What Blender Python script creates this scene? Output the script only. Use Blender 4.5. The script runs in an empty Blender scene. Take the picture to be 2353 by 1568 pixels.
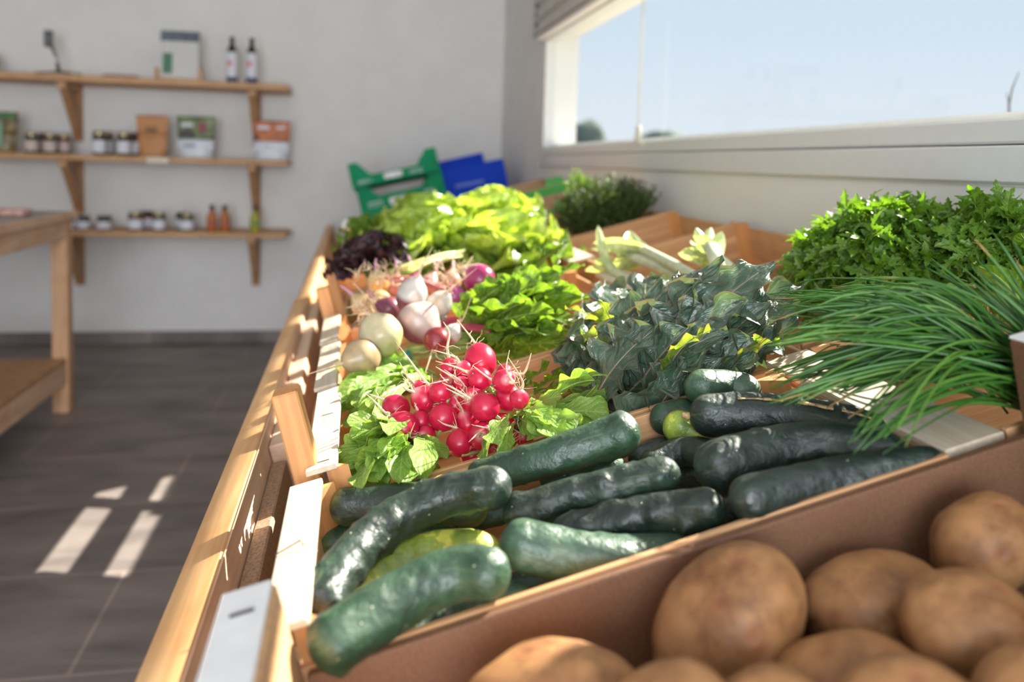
import bpy, bmesh, math, random
import numpy as np
from mathutils import Vector, Matrix, noise
R = math.radians
SC = bpy.context.scene
COL = SC.collection

# ------------------------------------------------------------------ camera
FPX = 1900.0; PX0, PY0 = 1176.0, 526.0; EYE = 1.15
def _camera_axes():
    v = np.array([812.0, 366.0]); p = np.array([PX0, PY0])
    a = np.array([v[0]-p[0], -(v[1]-p[1]), -FPX]); a /= np.linalg.norm(a)
    d = np.array([-.03, 1.0]); dist = -FPX*FPX/np.dot(d, v-p); n = p+d*dist
    u = -np.array([n[0]-p[0], -(n[1]-p[1]), -FPX]); u /= np.linalg.norm(u)
    return np.array([np.cross(a, u), a, u])
MC = _camera_axes(); CAMP = np.array([0, 0, EYE])
cam_d = bpy.data.cameras.new('camera'); cam = bpy.data.objects.new('camera', cam_d); COL.objects.link(cam)
cam.matrix_world = Matrix([[*MC[0], 0], [*MC[1], 0], [*MC[2], EYE], [0, 0, 0, 1]])
cam_d.sensor_width = 36; cam_d.lens = FPX/2353*36; cam_d.shift_y = -(784-PY0)/2353
cam_d.clip_start = .02; cam_d.clip_end = 2000
cam_d.dof.use_dof = True; cam_d.dof.focus_distance = .95; cam_d.dof.aperture_fstop = 3.0
cam_d.dof.aperture_blades = 0
SC.camera = cam

# ------------------------------------------------------------------ light
SC.view_settings.view_transform = 'Standard'; SC.view_settings.look = 'None'
SC.view_settings.exposure = .28; SC.view_settings.gamma = 1.0; SC.view_settings.use_curve_mapping = False
W = bpy.data.worlds.new('sky'); SC.world = W; W.use_nodes = True
nt = W.node_tree; nt.nodes.clear()
wo = nt.nodes.new('ShaderNodeOutputWorld'); wb = nt.nodes.new('ShaderNodeBackground')
tc = nt.nodes.new('ShaderNodeTexCoord'); sx = nt.nodes.new('ShaderNodeSeparateXYZ'); rp = nt.nodes.new('ShaderNodeValToRGB')
nt.links.new(tc.outputs['Generated'], sx.inputs[0]); nt.links.new(sx.outputs['Z'], rp.inputs[0])
rp.color_ramp.elements[0].position = 0.0; rp.color_ramp.elements[0].color = (.74, .79, .86, 1)
rp.color_ramp.elements[1].position = .5; rp.color_ramp.elements[1].color = (.46, .60, .78, 1)
e = rp.color_ramp.elements.new(.16); e.color = (.60, .70, .81, 1)
nt.links.new(rp.outputs[0], wb.inputs[0]); wb.inputs[1].default_value = 1.0; nt.links.new(wb.outputs[0], wo.inputs[0])

SUN_DIR = Vector((-1, -.60, -.845)).normalized()          # the way the light travels
sd = bpy.data.lights.new('sun', 'SUN'); sd.energy = 16.5; sd.angle = R(.55); sd.color = (1, .93, .82)
so = bpy.data.objects.new('sun', sd); COL.objects.link(so)
so.rotation_euler = SUN_DIR.to_track_quat('-Z', 'Y').to_euler(); so.location = (6, 5, 6)
def area(name, loc, target, sx_, sy_, power, color):      # added fill lamps inside the closed room, out of view
    l = bpy.data.lights.new(name, 'AREA'); l.shape = 'RECTANGLE'; l.size = sx_; l.size_y = sy_; l.energy = power; l.color = color
    o = bpy.data.objects.new(name, l); COL.objects.link(o); o.location = loc
    o.rotation_euler = (Vector(target)-Vector(loc)).to_track_quat('-Z', 'Y').to_euler(); return o
area('fill_behind_camera', (-.5, -2.9, 1.3), (-.9, 3, 1.1), 2.2, 2.1, 155, (.86, .92, 1.0))  # added bluish fill from behind the camera; the front wall has no door
area('fill_left', (-4.35, 1.2, 1.6), (0, 1.6, 1.0), 2.6, 1.3, 5, (.86, .92, 1.0))  # weak added fill from the left; that wall has no window

# ------------------------------------------------------------------ frames: W = room, D = the sloping display (x across, y back, z off its face)
T15 = R(15.0)
ORG = np.array([-.147, 0, .75]); DX = np.array([math.cos(T15), 0, math.sin(T15)]); DZ = np.array([-math.sin(T15), 0, math.cos(T15)])
FW = Matrix.Identity(4)
FD = Matrix([[DX[0], 0, DZ[0], ORG[0]], [0, 1, 0, 0], [DX[2], 0, DZ[2], ORG[2]], [0, 0, 0, 1]])
def ray(px, py): return MC @ np.array([px-PX0, -(py-PY0), -FPX])
def w2d(w):
    w = np.asarray(w)-ORG; return np.array([w@DX, w[1], w@DZ])
def P(px, py, h=0.0):                                    # a point of the display at height h off its face
    r = ray(px, py); t = np.dot(ORG+DZ*h-CAMP, DZ)/np.dot(r, DZ); return w2d(CAMP+r*t)
def PY(px, py, y):                                       # the same, at a given distance into the room
    r = ray(px, py); return w2d(CAMP+r*(y/r[1]))
def PD(px, py, d):
    r = ray(px, py); return w2d(CAMP+r/np.linalg.norm(r)*d)
def WY(px, py, y):
    r = ray(px, py); return CAMP+r*(y/r[1])

# ------------------------------------------------------------------ mesh helpers
class MB:
    def __init__(s): s.v = []; s.f = []; s.uv = []; s.m = []; s.c = []
    def add(s, vs, fs, uv=None, mi=0, col=None):
        b = len(s.v); s.v += [tuple(map(float, q)) for q in vs]; s.f += [tuple(b+i for i in f) for f in fs]
        s.m += [mi]*len(fs); s.uv += (list(uv) if uv is not None else [(0, 0)]*len(vs))
        s.c += ([col]*len(vs) if (col is None or isinstance(col[0], (int, float))) else list(col))
        return s
    def box(s, x0, x1, y0, y1, z0, z1, mi=0, ch=0.0, rot=None):
        if ch <= 0:
            vs = [(x, y, z) for x in (x0, x1) for y in (y0, y1) for z in (z0, z1)]
            fs = [(0, 1, 3, 2), (4, 6, 7, 5), (0, 4, 5, 1), (2, 3, 7, 6), (0, 2, 6, 4), (1, 5, 7, 3)]
        else:
            bm = bmesh.new(); bmesh.ops.create_cube(bm, size=1)
            for q in bm.verts: q.co = Vector(((x0+x1)/2+q.co.x*(x1-x0), (y0+y1)/2+q.co.y*(y1-y0), (z0+z1)/2+q.co.z*(z1-z0)))
            bmesh.ops.bevel(bm, geom=bm.edges[:], offset=ch, segments=1, affect='EDGES', profile=.5)
            bm.verts.index_update(); vs = [tuple(q.co) for q in bm.verts]; fs = [tuple(q.index for q in f.verts) for f in bm.faces]; bm.free()
        if rot is not None: vs = [tuple(rot @ Vector(q)) for q in vs]
        return s.add(vs, fs, mi=mi)
    def prism(s, pts, ax, a0, a1, mi=0):                  # polygon pts in the two other axes, extruded along ax
        n = len(pts)
        def q(p, a):
            return {0: (a, p[0], p[1]), 1: (p[0], a, p[1]), 2: (p[0], p[1], a)}[ax]
        vs = [q(p, a0) for p in pts]+[q(p, a1) for p in pts]
        fs = [tuple(range(n-1, -1, -1)), tuple(range(n, 2*n))]+[(i, (i+1) % n, n+(i+1) % n, n+i) for i in range(n)]
        return s.add(vs, fs, mi=mi)
    def tube(s, pts, rad, n=8, cap=True, mi=0, col=None, sq=1.0, up=(0, 0, 1)):
        pts = [Vector(p) for p in pts]; k = len(pts)
        if isinstance(rad, (int, float)): rad = [rad]*k
        vs = []; uv = []; side = None; cols = []
        for i, p in enumerate(pts):
            t = (pts[min(i+1, k-1)]-pts[max(i-1, 0)]); t = t.normalized() if t.length > 1e-9 else Vector((0, 0, 1))
            if side is None:
                side = t.cross(Vector(up)); side = side if side.length > 1e-3 else t.cross(Vector((1, 0, 0)))
            side = (side-t*side.dot(t)).normalized(); w = side.cross(t)
            for j in range(n):
                a = 2*math.pi*j/n; vs.append(p+side*math.cos(a)*rad[i]+w*math.sin(a)*rad[i]*sq); uv.append((j/n, i/(k-1)))
                if isinstance(col, list): cols.append(col[i])
        fs = [(i*n+j, i*n+(j+1) % n, (i+1)*n+(j+1) % n, (i+1)*n+j) for i in range(k-1) for j in range(n)]
        if cap: fs += [tuple(range(n-1, -1, -1)), tuple((k-1)*n+j for j in range(n))]
        return s.add(vs, fs, uv, mi, cols if cols else col)
    def lathe(s, prof, n=20, c=(0, 0, 0), mi=0, sx=1, sy=1):
        vs = [(c[0]+r*math.cos(2*math.pi*j/n)*sx, c[1]+r*math.sin(2*math.pi*j/n)*sy, c[2]+z) for r, z in prof for j in range(n)]
        k = len(prof)
        fs = [(i*n+j, i*n+(j+1) % n, (i+1)*n+(j+1) % n, (i+1)*n+j) for i in range(k-1) for j in range(n)]
        fs += [tuple(range(n-1, -1, -1)), tuple((k-1)*n+j for j in range(n))]
        return s.add(vs, fs, mi=mi)
INFO = {}
def mesh_obj(name, mb, mats, frame, base, smooth):
    me = bpy.data.meshes.new(name); b = base
    me.from_pydata([(v[0]-b[0], v[1]-b[1], v[2]-b[2]) for v in mb.v], [], mb.f)
    if any(u != (0, 0) for u in mb.uv):
        l = me.uv_layers.new(name='UVMap'); li = np.empty(len(me.loops), dtype=np.int32); me.loops.foreach_get('vertex_index', li)
        l.data.foreach_set('uv', np.array(mb.uv, dtype=np.float32)[li].ravel())
    if any(c is not None for c in mb.c):
        at = me.color_attributes.new('tint', 'FLOAT_COLOR', 'POINT')
        at.data.foreach_set('color', np.array([(*(c if c else (1, 1, 1)), 1) for c in mb.c], dtype=np.float32).ravel())
    if not isinstance(mats, (list, tuple)): mats = [mats]
    for m in mats: me.materials.append(m)
    me.polygons.foreach_set('material_index', np.array(mb.m, dtype=np.int32))
    me.polygons.foreach_set('use_smooth', np.full(len(mb.f), smooth, dtype=bool))
    me.update(); return me
def tag(o, label=None, cat=None, group=None, kind=None):
    for k, v in (('label', label), ('category', cat), ('group', group), ('kind', kind)):
        if v: o[k] = v
    return o
def root(name, base, label, cat, group=None, frame=None):
    o = bpy.data.objects.new(name, None); COL.objects.link(o); o.empty_display_size = .02
    fr = FD if frame is None else frame
    o.matrix_world = fr @ Matrix.Translation(Vector(base)); INFO[o.name] = (fr, tuple(base)); return tag(o, label, cat, group)
def part(name, mb, mat, parent, smooth=False, label=None, kind=None):
    fr, b = INFO[parent.name]; me = mesh_obj(name, mb, mat, fr, b, smooth)
    o = bpy.data.objects.new(name, me); COL.objects.link(o); o.parent = parent; INFO[o.name] = (fr, b); return tag(o, label, None, None, kind)
def solo(name, mb, mat, base, label, cat, group=None, frame=None, smooth=False, kind=None):
    fr = FD if frame is None else frame; me = mesh_obj(name, mb, mat, fr, base, smooth)
    o = bpy.data.objects.new(name, me); COL.objects.link(o); o.matrix_world = fr @ Matrix.Translation(Vector(base)); INFO[o.name] = (fr, tuple(base))
    return tag(o, label, cat, group, kind)
def struct(name, mb, mat, parent=None, smooth=False):
    me = mesh_obj(name, mb, mat, FW, (0, 0, 0), smooth); o = bpy.data.objects.new(name, me); COL.objects.link(o)
    INFO[o.name] = (FW, (0, 0, 0))
    if parent: o.parent = parent
    else: o['kind'] = 'structure'
    return o

# ------------------------------------------------------------------ materials
def newmat(name):
    m = bpy.data.materials.new(name); m.use_nodes = True; return m, m.node_tree, m.node_tree.nodes['Principled BSDF']
def N(t, kind, **kw):
    n = t.nodes.new(kind)
    for k, v in kw.items():
        if k in n.inputs.keys() if hasattr(n.inputs, 'keys') else False: n.inputs[k].default_value = v
        else: setattr(n, k, v)
    return n
def ramp(t, src, stops):
    n = t.nodes.new('ShaderNodeValToRGB'); cr = n.color_ramp
    while len(cr.elements) < len(stops): cr.elements.new(.5)
    for e_, (p, c) in zip(cr.elements, stops): e_.position = p; e_.color = (*c, 1)
    t.links.new(src, n.inputs[0]); return n.outputs[0]
def coords(t, kind='Object', scale=(1, 1, 1)):
    c = t.nodes.new('ShaderNodeTexCoord'); m = t.nodes.new('ShaderNodeMapping'); m.inputs['Scale'].default_value = scale
    t.links.new(c.outputs[kind], m.inputs[0]); return m.outputs[0]
def bump(t, h, bs, strength=.3, dist=.002):
    b = t.nodes.new('ShaderNodeBump'); b.inputs['Strength'].default_value = strength; b.inputs['Distance'].default_value = dist
    t.links.new(h, b.inputs['Height']); t.links.new(b.outputs[0], bs.inputs['Normal']); return b
def plain(name, col, rough=.5, metal=0, noise_amt=.06, spec=.5, scale=40):
    m, t, b = newmat(name)
    n = N(t, 'ShaderNodeTexNoise', Scale=scale); t.links.new(coords(t), n.inputs[0])
    d = tuple(c*(1-noise_amt*2) for c in col); l = tuple(min(1, c*(1+noise_amt)) for c in col)
    t.links.new(ramp(t, n.outputs[0], [(.3, d), (.7, l)]), b.inputs['Base Color'])
    b.inputs['Roughness'].default_value = rough; b.inputs['Metallic'].default_value = metal; b.inputs['Specular IOR Level'].default_value = spec
    return m
def wood(name, light, dark, axis=1, rough=.55, sc=1.0, knots=True):
    m, t, b = newmat(name); s = [38*sc]*3; s[axis] = 2.6*sc
    co = coords(t, 'Object', s); n = N(t, 'ShaderNodeTexNoise', Scale=1.0, Detail=6.0, Distortion=.8); t.links.new(co, n.inputs[0])
    s2 = [200*sc]*3; s2[axis] = 8*sc; n2 = N(t, 'ShaderNodeTexNoise', Scale=1.0, Detail=3.0); t.links.new(coords(t, 'Object', s2), n2.inputs[0])
    mx = N(t, 'ShaderNodeMath', operation='MULTIPLY_ADD'); t.links.new(n2.outputs[0], mx.inputs[0]); mx.inputs[1].default_value = .45; t.links.new(n.outputs[0], mx.inputs[2])
    mid = tuple((a+c)/2 for a, c in zip(light, dark))
    c1 = ramp(t, mx.outputs[0], [(.45, dark), (.66, mid), (.85, light)])
    if knots:
        v = N(t, 'ShaderNodeTexNoise', Scale=9.0, Detail=2.0); t.links.new(coords(t), v.inputs[0])
        c2 = ramp(t, v.outputs[0], [(.3, (.72, .55, .42)), (.5, (1, 1, 1))])
        mm = N(t, 'ShaderNodeMix', data_type='RGBA', blend_type='MULTIPLY'); mm.inputs[0].default_value = .45
        t.links.new(c1, mm.inputs[6]); t.links.new(c2, mm.inputs[7]); c1 = mm.outputs[2]
    t.links.new(c1, b.inputs['Base Color']); b.inputs['Roughness'].default_value = rough
    bump(t, mx.outputs[0], b, .25, .001); return m
def leafmat(name, c0, c1, vein, trans=.45, rough=.42, freq=9, edge=None, spec=.5, bstr=.6, blotch=60.):
    m, t, b = newmat(name)
    uvn = t.nodes.new('ShaderNodeTexCoord'); sp = t.nodes.new('ShaderNodeSeparateXYZ'); t.links.new(uvn.outputs['UV'], sp.inputs[0])
    ab = N(t, 'ShaderNodeMath', operation='ABSOLUTE'); t.links.new(sp.outputs[0], ab.inputs[0])
    q = N(t, 'ShaderNodeMath', operation='MULTIPLY_ADD'); t.links.new(ab.outputs[0], q.inputs[0]); q.inputs[1].default_value = -.28; t.links.new(sp.outputs[1], q.inputs[2])
    nz = N(t, 'ShaderNodeTexNoise', Scale=6.0); t.links.new(uvn.outputs['UV'], nz.inputs[0])
    q3 = N(t, 'ShaderNodeMath', operation='MULTIPLY_ADD'); t.links.new(nz.outputs[0], q3.inputs[0]); q3.inputs[1].default_value = .16; t.links.new(q.outputs[0], q3.inputs[2])
    q2 = N(t, 'ShaderNodeMath', operation='MULTIPLY'); t.links.new(q3.outputs[0], q2.inputs[0]); q2.inputs[1].default_value = freq
    pp = N(t, 'ShaderNodeMath', operation='PINGPONG'); t.links.new(q2.outputs[0], pp.inputs[0]); pp.inputs[1].default_value = .5
    mn = N(t, 'ShaderNodeMath', operation='MINIMUM'); t.links.new(pp.outputs[0], mn.inputs[0])
    a2 = N(t, 'ShaderNodeMath', operation='MULTIPLY'); t.links.new(ab.outputs[0], a2.inputs[0]); a2.inputs[1].default_value = 2.0; t.links.new(a2.outputs[0], mn.inputs[1])
    n = N(t, 'ShaderNodeTexNoise', Scale=blotch, Detail=3.0); t.links.new(coords(t), n.inputs[0])
    base = ramp(t, n.outputs[0], [(.35, c0), (.65, c1)])
    vm = ramp(t, mn.outputs[0], [(0.0, (1, 1, 1)), (.09, (0, 0, 0))])
    mx = N(t, 'ShaderNodeMix', data_type='RGBA'); t.links.new(vm, mx.inputs[0]); t.links.new(base, mx.inputs[6]); mx.inputs[7].default_value = (*vein, 1)
    out = mx.outputs[2]
    if edge:
        em = ramp(t, ab.outputs[0], [(.86, (0, 0, 0)), (1.0, (1, 1, 1))]); m3 = N(t, 'ShaderNodeMix', data_type='RGBA')
        t.links.new(em, m3.inputs[0]); t.links.new(out, m3.inputs[6]); m3.inputs[7].default_value = (*edge, 1); out = m3.outputs[2]
    t.links.new(out, b.inputs['Base Color']); b.inputs['Roughness'].default_value = rough; b.inputs['Specular IOR Level'].default_value = spec
    n4 = N(t, 'ShaderNodeTexNoise', Scale=170.0, Detail=2.0); t.links.new(coords(t), n4.inputs[0])
    hh = N(t, 'ShaderNodeMath', operation='MULTIPLY_ADD'); t.links.new(n4.outputs[0], hh.inputs[0]); hh.inputs[1].default_value = .5; t.links.new(mn.outputs[0], hh.inputs[2])
    bp = bump(t, hh.outputs[0], b, bstr, .0025)
    tr = t.nodes.new('ShaderNodeBsdfTranslucent'); g = N(t, 'ShaderNodeMix', data_type='RGBA', blend_type='MULTIPLY'); g.inputs[0].default_value = 1
    t.links.new(out, g.inputs[6]); g.inputs[7].default_value = (1.35, 1.3, .55, 1); t.links.new(g.outputs[2], tr.inputs[0])
    ms = t.nodes.new('ShaderNodeMixShader'); ms.inputs[0].default_value = trans
    t.links.new(b.outputs[0], ms.inputs[1]); t.links.new(tr.outputs[0], ms.inputs[2])
    t.links.new(ms.outputs[0], t.nodes['Material Output'].inputs[0]); return m
def tinted(name, rough=.4, spec=.5, trans=0, tcol=(1.2, 1.2, .6), bs=.0, bscale=200, amt=.25):   # colour carried by the mesh (one vegetable's own colours)
    m, t, b = newmat(name); a = N(t, 'ShaderNodeVertexColor', layer_name='tint')
    n = N(t, 'ShaderNodeTexNoise', Scale=bscale, Detail=3.0); t.links.new(coords(t), n.inputs[0])
    r_ = ramp(t, n.outputs[0], [(.3, (1-amt,)*3), (.7, (1, 1, 1))]); mm = N(t, 'ShaderNodeMix', data_type='RGBA', blend_type='MULTIPLY'); mm.inputs[0].default_value = 1
    t.links.new(a.outputs[0], mm.inputs[6]); t.links.new(r_, mm.inputs[7]); t.links.new(mm.outputs[2], b.inputs['Base Color'])
    b.inputs['Roughness'].default_value = rough; b.inputs['Specular IOR Level'].default_value = spec
    if bs: bump(t, n.outputs[0], b, bs, .001)
    if trans:
        tr = t.nodes.new('ShaderNodeBsdfTranslucent'); g = N(t, 'ShaderNodeMix', data_type='RGBA', blend_type='MULTIPLY'); g.inputs[0].default_value = 1
        t.links.new(mm.outputs[2], g.inputs[6]); g.inputs[7].default_value = (*tcol, 1); t.links.new(g.outputs[2], tr.inputs[0])
        ms = t.nodes.new('ShaderNodeMixShader'); ms.inputs[0].default_value = trans
        t.links.new(b.outputs[0], ms.inputs[1]); t.links.new(tr.outputs[0], ms.inputs[2]); t.links.new(ms.outputs[0], t.nodes['Material Output'].inputs[0])
    return m
M = {}
M['plaster'] = plain('white_plaster', (.80, .785, .76), .85, noise_amt=.02, scale=6)
M['ceiling'] = plain('ceiling_white', (.86, .85, .83), .9, noise_amt=.02, scale=6)
M['pvc'] = plain('white_window_frame', (.70, .695, .68), .35, noise_amt=.01)
M['outer_wall'] = plain('outer_render', (.78, .77, .75), .9, noise_amt=.03)
M['ext_ground'] = plain('dry_ground', (.30, .27, .2), .95, noise_amt=.2, scale=2)
M['hill'] = plain('hill_scrub', (.10, .14, .11), .95, noise_amt=.25, scale=.5)
M['wood_y'] = wood('stand_wood_lengthways', (.80, .50, .25), (.52, .27, .10), 1)
M['wood_x'] = wood('stand_wood_crossways', (.74, .43, .20), (.48, .24, .09), 0)
M['wood_z'] = wood('post_wood', (.70, .33, .12), (.46, .19, .06), 2)
M['rail'] = wood('rail_wood', (.82, .50, .24), (.60, .31, .12), 1, sc=.8)
M['railin'] = wood('rail_planed_wood', (.80, .58, .42), (.62, .38, .24), 1, sc=.8)
M['slat'] = wood('pale_crate_slat', (.74, .64, .50), (.56, .44, .31), 1, .6, 1.2)
M['crate_x'] = wood('crate_board', (.70, .40, .20), (.46, .22, .09), 0)
M['crate_y'] = wood('crate_end_board', (.72, .44, .24), (.50, .26, .12), 1)
M['hardboard'] = plain('brown_hardboard', (.19, .090, .047), .65, noise_amt=.10, scale=400)
M['shelf_x'] = wood('shelf_pine', (.62, .36, .17), (.42, .22, .09), 0)
M['shelf_z'] = wood('bracket_pine', (.52, .28, .13), (.34, .17, .07), 2)
M['table_y'] = wood('table_pine', (.80, .55, .36), (.60, .36, .2), 1)
M['table_z'] = wood('table_leg_pine', (.72, .43, .24), (.52, .29, .15), 2)
M['table_top'] = plain('grey_table_top', (.30, .29, .27), .35, noise_amt=.1, scale=12)
# floor: large dark stone-look tiles
m, t, b = newmat('floor_tiles'); M['floor'] = m
co = coords(t); br = N(t, 'ShaderNodeTexBrick', Scale=1.0); t.links.new(co, br.inputs[0]); br.offset = .5
br.inputs['Brick Width'].default_value = 1.2; br.inputs['Row Height'].default_value = .47; br.inputs['Mortar Size'].default_value = .005
for k, c in (('Color1', (1, 1, 1, 1)), ('Color2', (.9, .9, .9, 1)), ('Mortar', (1.5, 1.4, 1.3, 1))): br.inputs[k].default_value = c
n1 = N(t, 'ShaderNodeTexNoise', Scale=1.0, Detail=6.0, Roughness=.6, Distortion=.6); t.links.new(coords(t, 'Object', (2.2, 6, 1)), n1.inputs[0])
c_ = ramp(t, n1.outputs[0], [(.3, (.13, .108, .10)), (.5, (.22, .182, .168)), (.72, (.31, .26, .235))])
mm = N(t, 'ShaderNodeMix', data_type='RGBA', blend_type='MULTIPLY'); mm.inputs[0].default_value = 1; t.links.new(c_, mm.inputs[6]); t.links.new(br.outputs[0], mm.inputs[7])
t.links.new(mm.outputs[2], b.inputs['Base Color']); b.inputs['Roughness'].default_value = .5; bump(t, n1.outputs[0], b, .2, .002)
# window glass: thin, lets the sun through
m, t, b = newmat('window_glass'); M['glass'] = m
tr = t.nodes.new('ShaderNodeBsdfTransparent'); gl = t.nodes.new('ShaderNodeBsdfGlossy'); gl.inputs['Roughness'].default_value = .02
lw = t.nodes.new('ShaderNodeFresnel'); lw.inputs[0].default_value = 1.35; ms = t.nodes.new('ShaderNodeMixShader')
tr.inputs[0].default_value = (.97, .985, .98, 1)
ml = N(t, 'ShaderNodeMath', operation='MULTIPLY'); t.links.new(lw.outputs[0], ml.inputs[0]); ml.inputs[1].default_value = .10
t.links.new(ml.outputs[0], ms.inputs[0]); t.links.new(tr.outputs[0], ms.inputs[1]); t.links.new(gl.outputs[0], ms.inputs[2]); t.links.new(ms.outputs[0], t.nodes['Material Output'].inputs[0])
M['steel'] = plain('dark_steel', (.35, .35, .36), .3, 1, .03)
M['staple'] = plain('staple_wire', (.10, .09, .09), .4, .8, .03)

# ------------------------------------------------------------------ the room
WX = .93; WB = 5.26; WL = -4.4; WF = -3.0; CE = 2.75
WY0, WY1, WZ0, WZ1 = .93, 4.085, 1.143, 1.80
struct('floor', MB().box(WL-.1, WX+.1, WF-.1, WB+.1, -.1, 0), M['floor'])
struct('ceiling', MB().box(WL-.1, WX+.3, WF-.1, WB+.1, CE, CE+.1), M['ceiling'])
struct('wall_back', MB().box(WL-.1, WX+.2, WB, WB+.15, 0, CE), M['plaster'])
struct('wall_front', MB().box(WL-.1, WX+.2, WF-.15, WF, 0, CE), M['plaster'])
struct('wall_left', MB().box(WL-.15, WL, WF, WB, 0, CE), M['plaster'])
w = MB(); TH = .175
w.box(WX, WX+TH, WF, WY0, 0, CE); w.box(WX, WX+TH, WY1, WB, 0, CE); w.box(WX, WX+TH, WY0, WY1, 0, WZ0); w.box(WX, WX+TH, WY0, WY1, WZ1, CE)
struct('wall_right', w, M['plaster'])
struct('baseboard_back', MB().box(WL, WX, WB-.012, WB, 0, .075, ch=.002), M['floor'])
struct('baseboard_right', MB().box(WX-.012, WX, WF, WB-.012, 0, .075, ch=.002), M['floor'])
fr = MB()
fr.box(WX-.012, WX+.045, WY0, WY1, WZ0, 1.198, ch=.003)                    # lower board
fr.box(WX-.004, WX+.05, WY0, WY1, 1.2005, 1.238, ch=.004)                  # sash bottom
fr.box(WX-.004, WX+.05, WY1-.04, WY1, 1.238, WZ1, ch=.004)
fr.box(WX-.004, WX+.05, WY0, WY0+.04, 1.238, WZ1, ch=.004)
fr.box(WX-.004, WX+.05, WY0+.04, WY1-.04, WZ1-.04, WZ1, ch=.004)
fr.box(WX+.05, WX+.075, WY0, WY1, 1.18, 1.252, ch=.003)                     # outer track
win = struct('window_1', fr, M['pvc'])
struct('pane', MB().box(WX+.022, WX+.026, WY0+.03, WY1-.03, 1.225, WZ1-.03), M['glass'], win)
struct('window_sill', MB().box(WX+.075, WX+TH+.03, WY0-.02, WY1+.02, 1.16, 1.20, ch=.003), M['outer_wall'], win)
struct('trim_1', MB().box(WX-.0035, WX, WY0, WY1+.006, WZ0-.004, WZ0), M['pvc'])
struct('ground_outside', MB().box(WX+.2, 60, -30, 90, -.3, -.05), M['ext_ground'])
# distant wooded hill seen through the glass
def blob(c, r, sub=4, amp=.25, fr_=1.2, seed=0):
    bm = bmesh.new(); bmesh.ops.create_icosphere(bm, subdivisions=sub, radius=1)
    for q in bm.verts:
        d = 1+amp*noise.fractal(q.co*fr_+Vector((seed, seed*2.3, 0)), .9, 2.1, 4); q.co = Vector((c[0]+q.co.x*r[0]*d, c[1]+q.co.y*r[1]*d, c[2]+q.co.z*r[2]*d))
    bm.verts.index_update(); vs = [tuple(q.co) for q in bm.verts]; fs = [tuple(q.index for q in f.verts) for f in bm.faces]; bm.free(); return vs, fs
vs, fs = blob((44.5, 118, 1.2), (5.0, 7, 5.4), seed=3); solo('wooded_hill', MB().add(vs, fs), M['hill'], (44.5, 118, 0), 'low dark wooded hilltop far outside the window beside the hanging cord', 'hill', frame=FW, smooth=True)
vs, fs = blob((31.2, 116, 1.0), (5.2, 7, 6.6), seed=8); solo('wooded_hill', MB().add(vs, fs), M['hill'], (31.2, 116, 0), 'smaller hazy hilltop outside at the far left edge of the window glass', 'hill', frame=FW, smooth=True)
M['bark'] = plain('twig_bark', (.08, .07, .07), .8)
tw = root('bare_twig', (1.32, 1.95, -.05), 'bare dark forked twig rising outside the right end of the window', 'twig', frame=FW)
a0 = WY(2318, 300, 1.95); a1 = WY(2318, 240, 1.95); a2 = WY(2325, 205, 1.95); a3 = WY(2341, 165, 1.95); a4 = WY(2312, 212, 1.95)
part('stem', MB().tube([np.array([a0[0]+.02, a0[1], -.05]), a0, a1, a2, a3], [.006, .004, .003, .0022, .001], 6), M['bark'], tw)
part('side_shoot', MB().tube([a1, (a1+a4)/2, a4], [.002, .0015, .0008], 5), M['bark'], tw)

# ------------------------------------------------------------------ folded blind and its cord
M['blind'] = plain('blind_fabric', (.62, .60, .56), .8, noise_amt=.04)
M['cordp'] = plain('cord_cream', (.60, .56, .46), .6)
bl = root('folded_window_blind', (WX-.05, 2.5, 1.77), 'grey folded window blind gathered at the top of the window', 'blind', frame=FW)
sb = MB()
for i, (z0, z1, x) in enumerate([(1.80, 1.835, .0), (1.835, 1.875, .012), (1.872, 1.912, .0), (1.91, 1.95, .01), (1.948, 1.99, 0), (1.988, 2.03, .01)]):
    sb.prism([(WX-.046+x, z0), (WX-.012, z0-.004), (WX-.006, z1-.006), (WX-.040+x, z1)], 1, .8, 4.10)
part('fabric_folds', sb, M['blind'], bl)
part('bottom_rail', MB().box(WX-.046, WX-.008, .8, 4.11, 1.766, 1.788, ch=.003), plain('blind_rail', (.80, .76, .72), .5), bl)
hd = MB()
for i in range(5): hd.box(WX-.050, WX-.006, 4.111, 4.123, 1.775+i*.05, 1.815+i*.05, ch=.003)
part('end_clips', hd, plain('blind_clip', (.16, .15, .15), .5), bl)
part('head_rail', MB().box(WX-.05, WX-.001, .8, 4.12, 2.03, 2.07, ch=.003), M['pvc'], bl)
cd = root('blind_cord', (WX-.02, 2.6, 1.23), 'thin cream pull cord hanging in a loop before the window glass', 'cord', frame=FW)
c0 = np.array([WX-.02, 2.585, 1.80]); cb = np.array([WX-.02, 2.585, 1.285])
part('cord', MB().tube([c0+[0, -.012, 0], (c0+cb)/2+[0, .002, 0], cb], .0018, 6).tube([c0+[0, .02, 0], (c0+cb)/2+[0, .016, 0], cb+[0, .004, 0]], .0018, 6), M['cordp'], cd)
part('toggle', MB().lathe([(.004, .06), (.009, .055), (.010, .03), (.012, .0), (.006, -.004)], 12, (WX-.02, 2.587, 1.228)), M['cordp'], cd, True)

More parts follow.
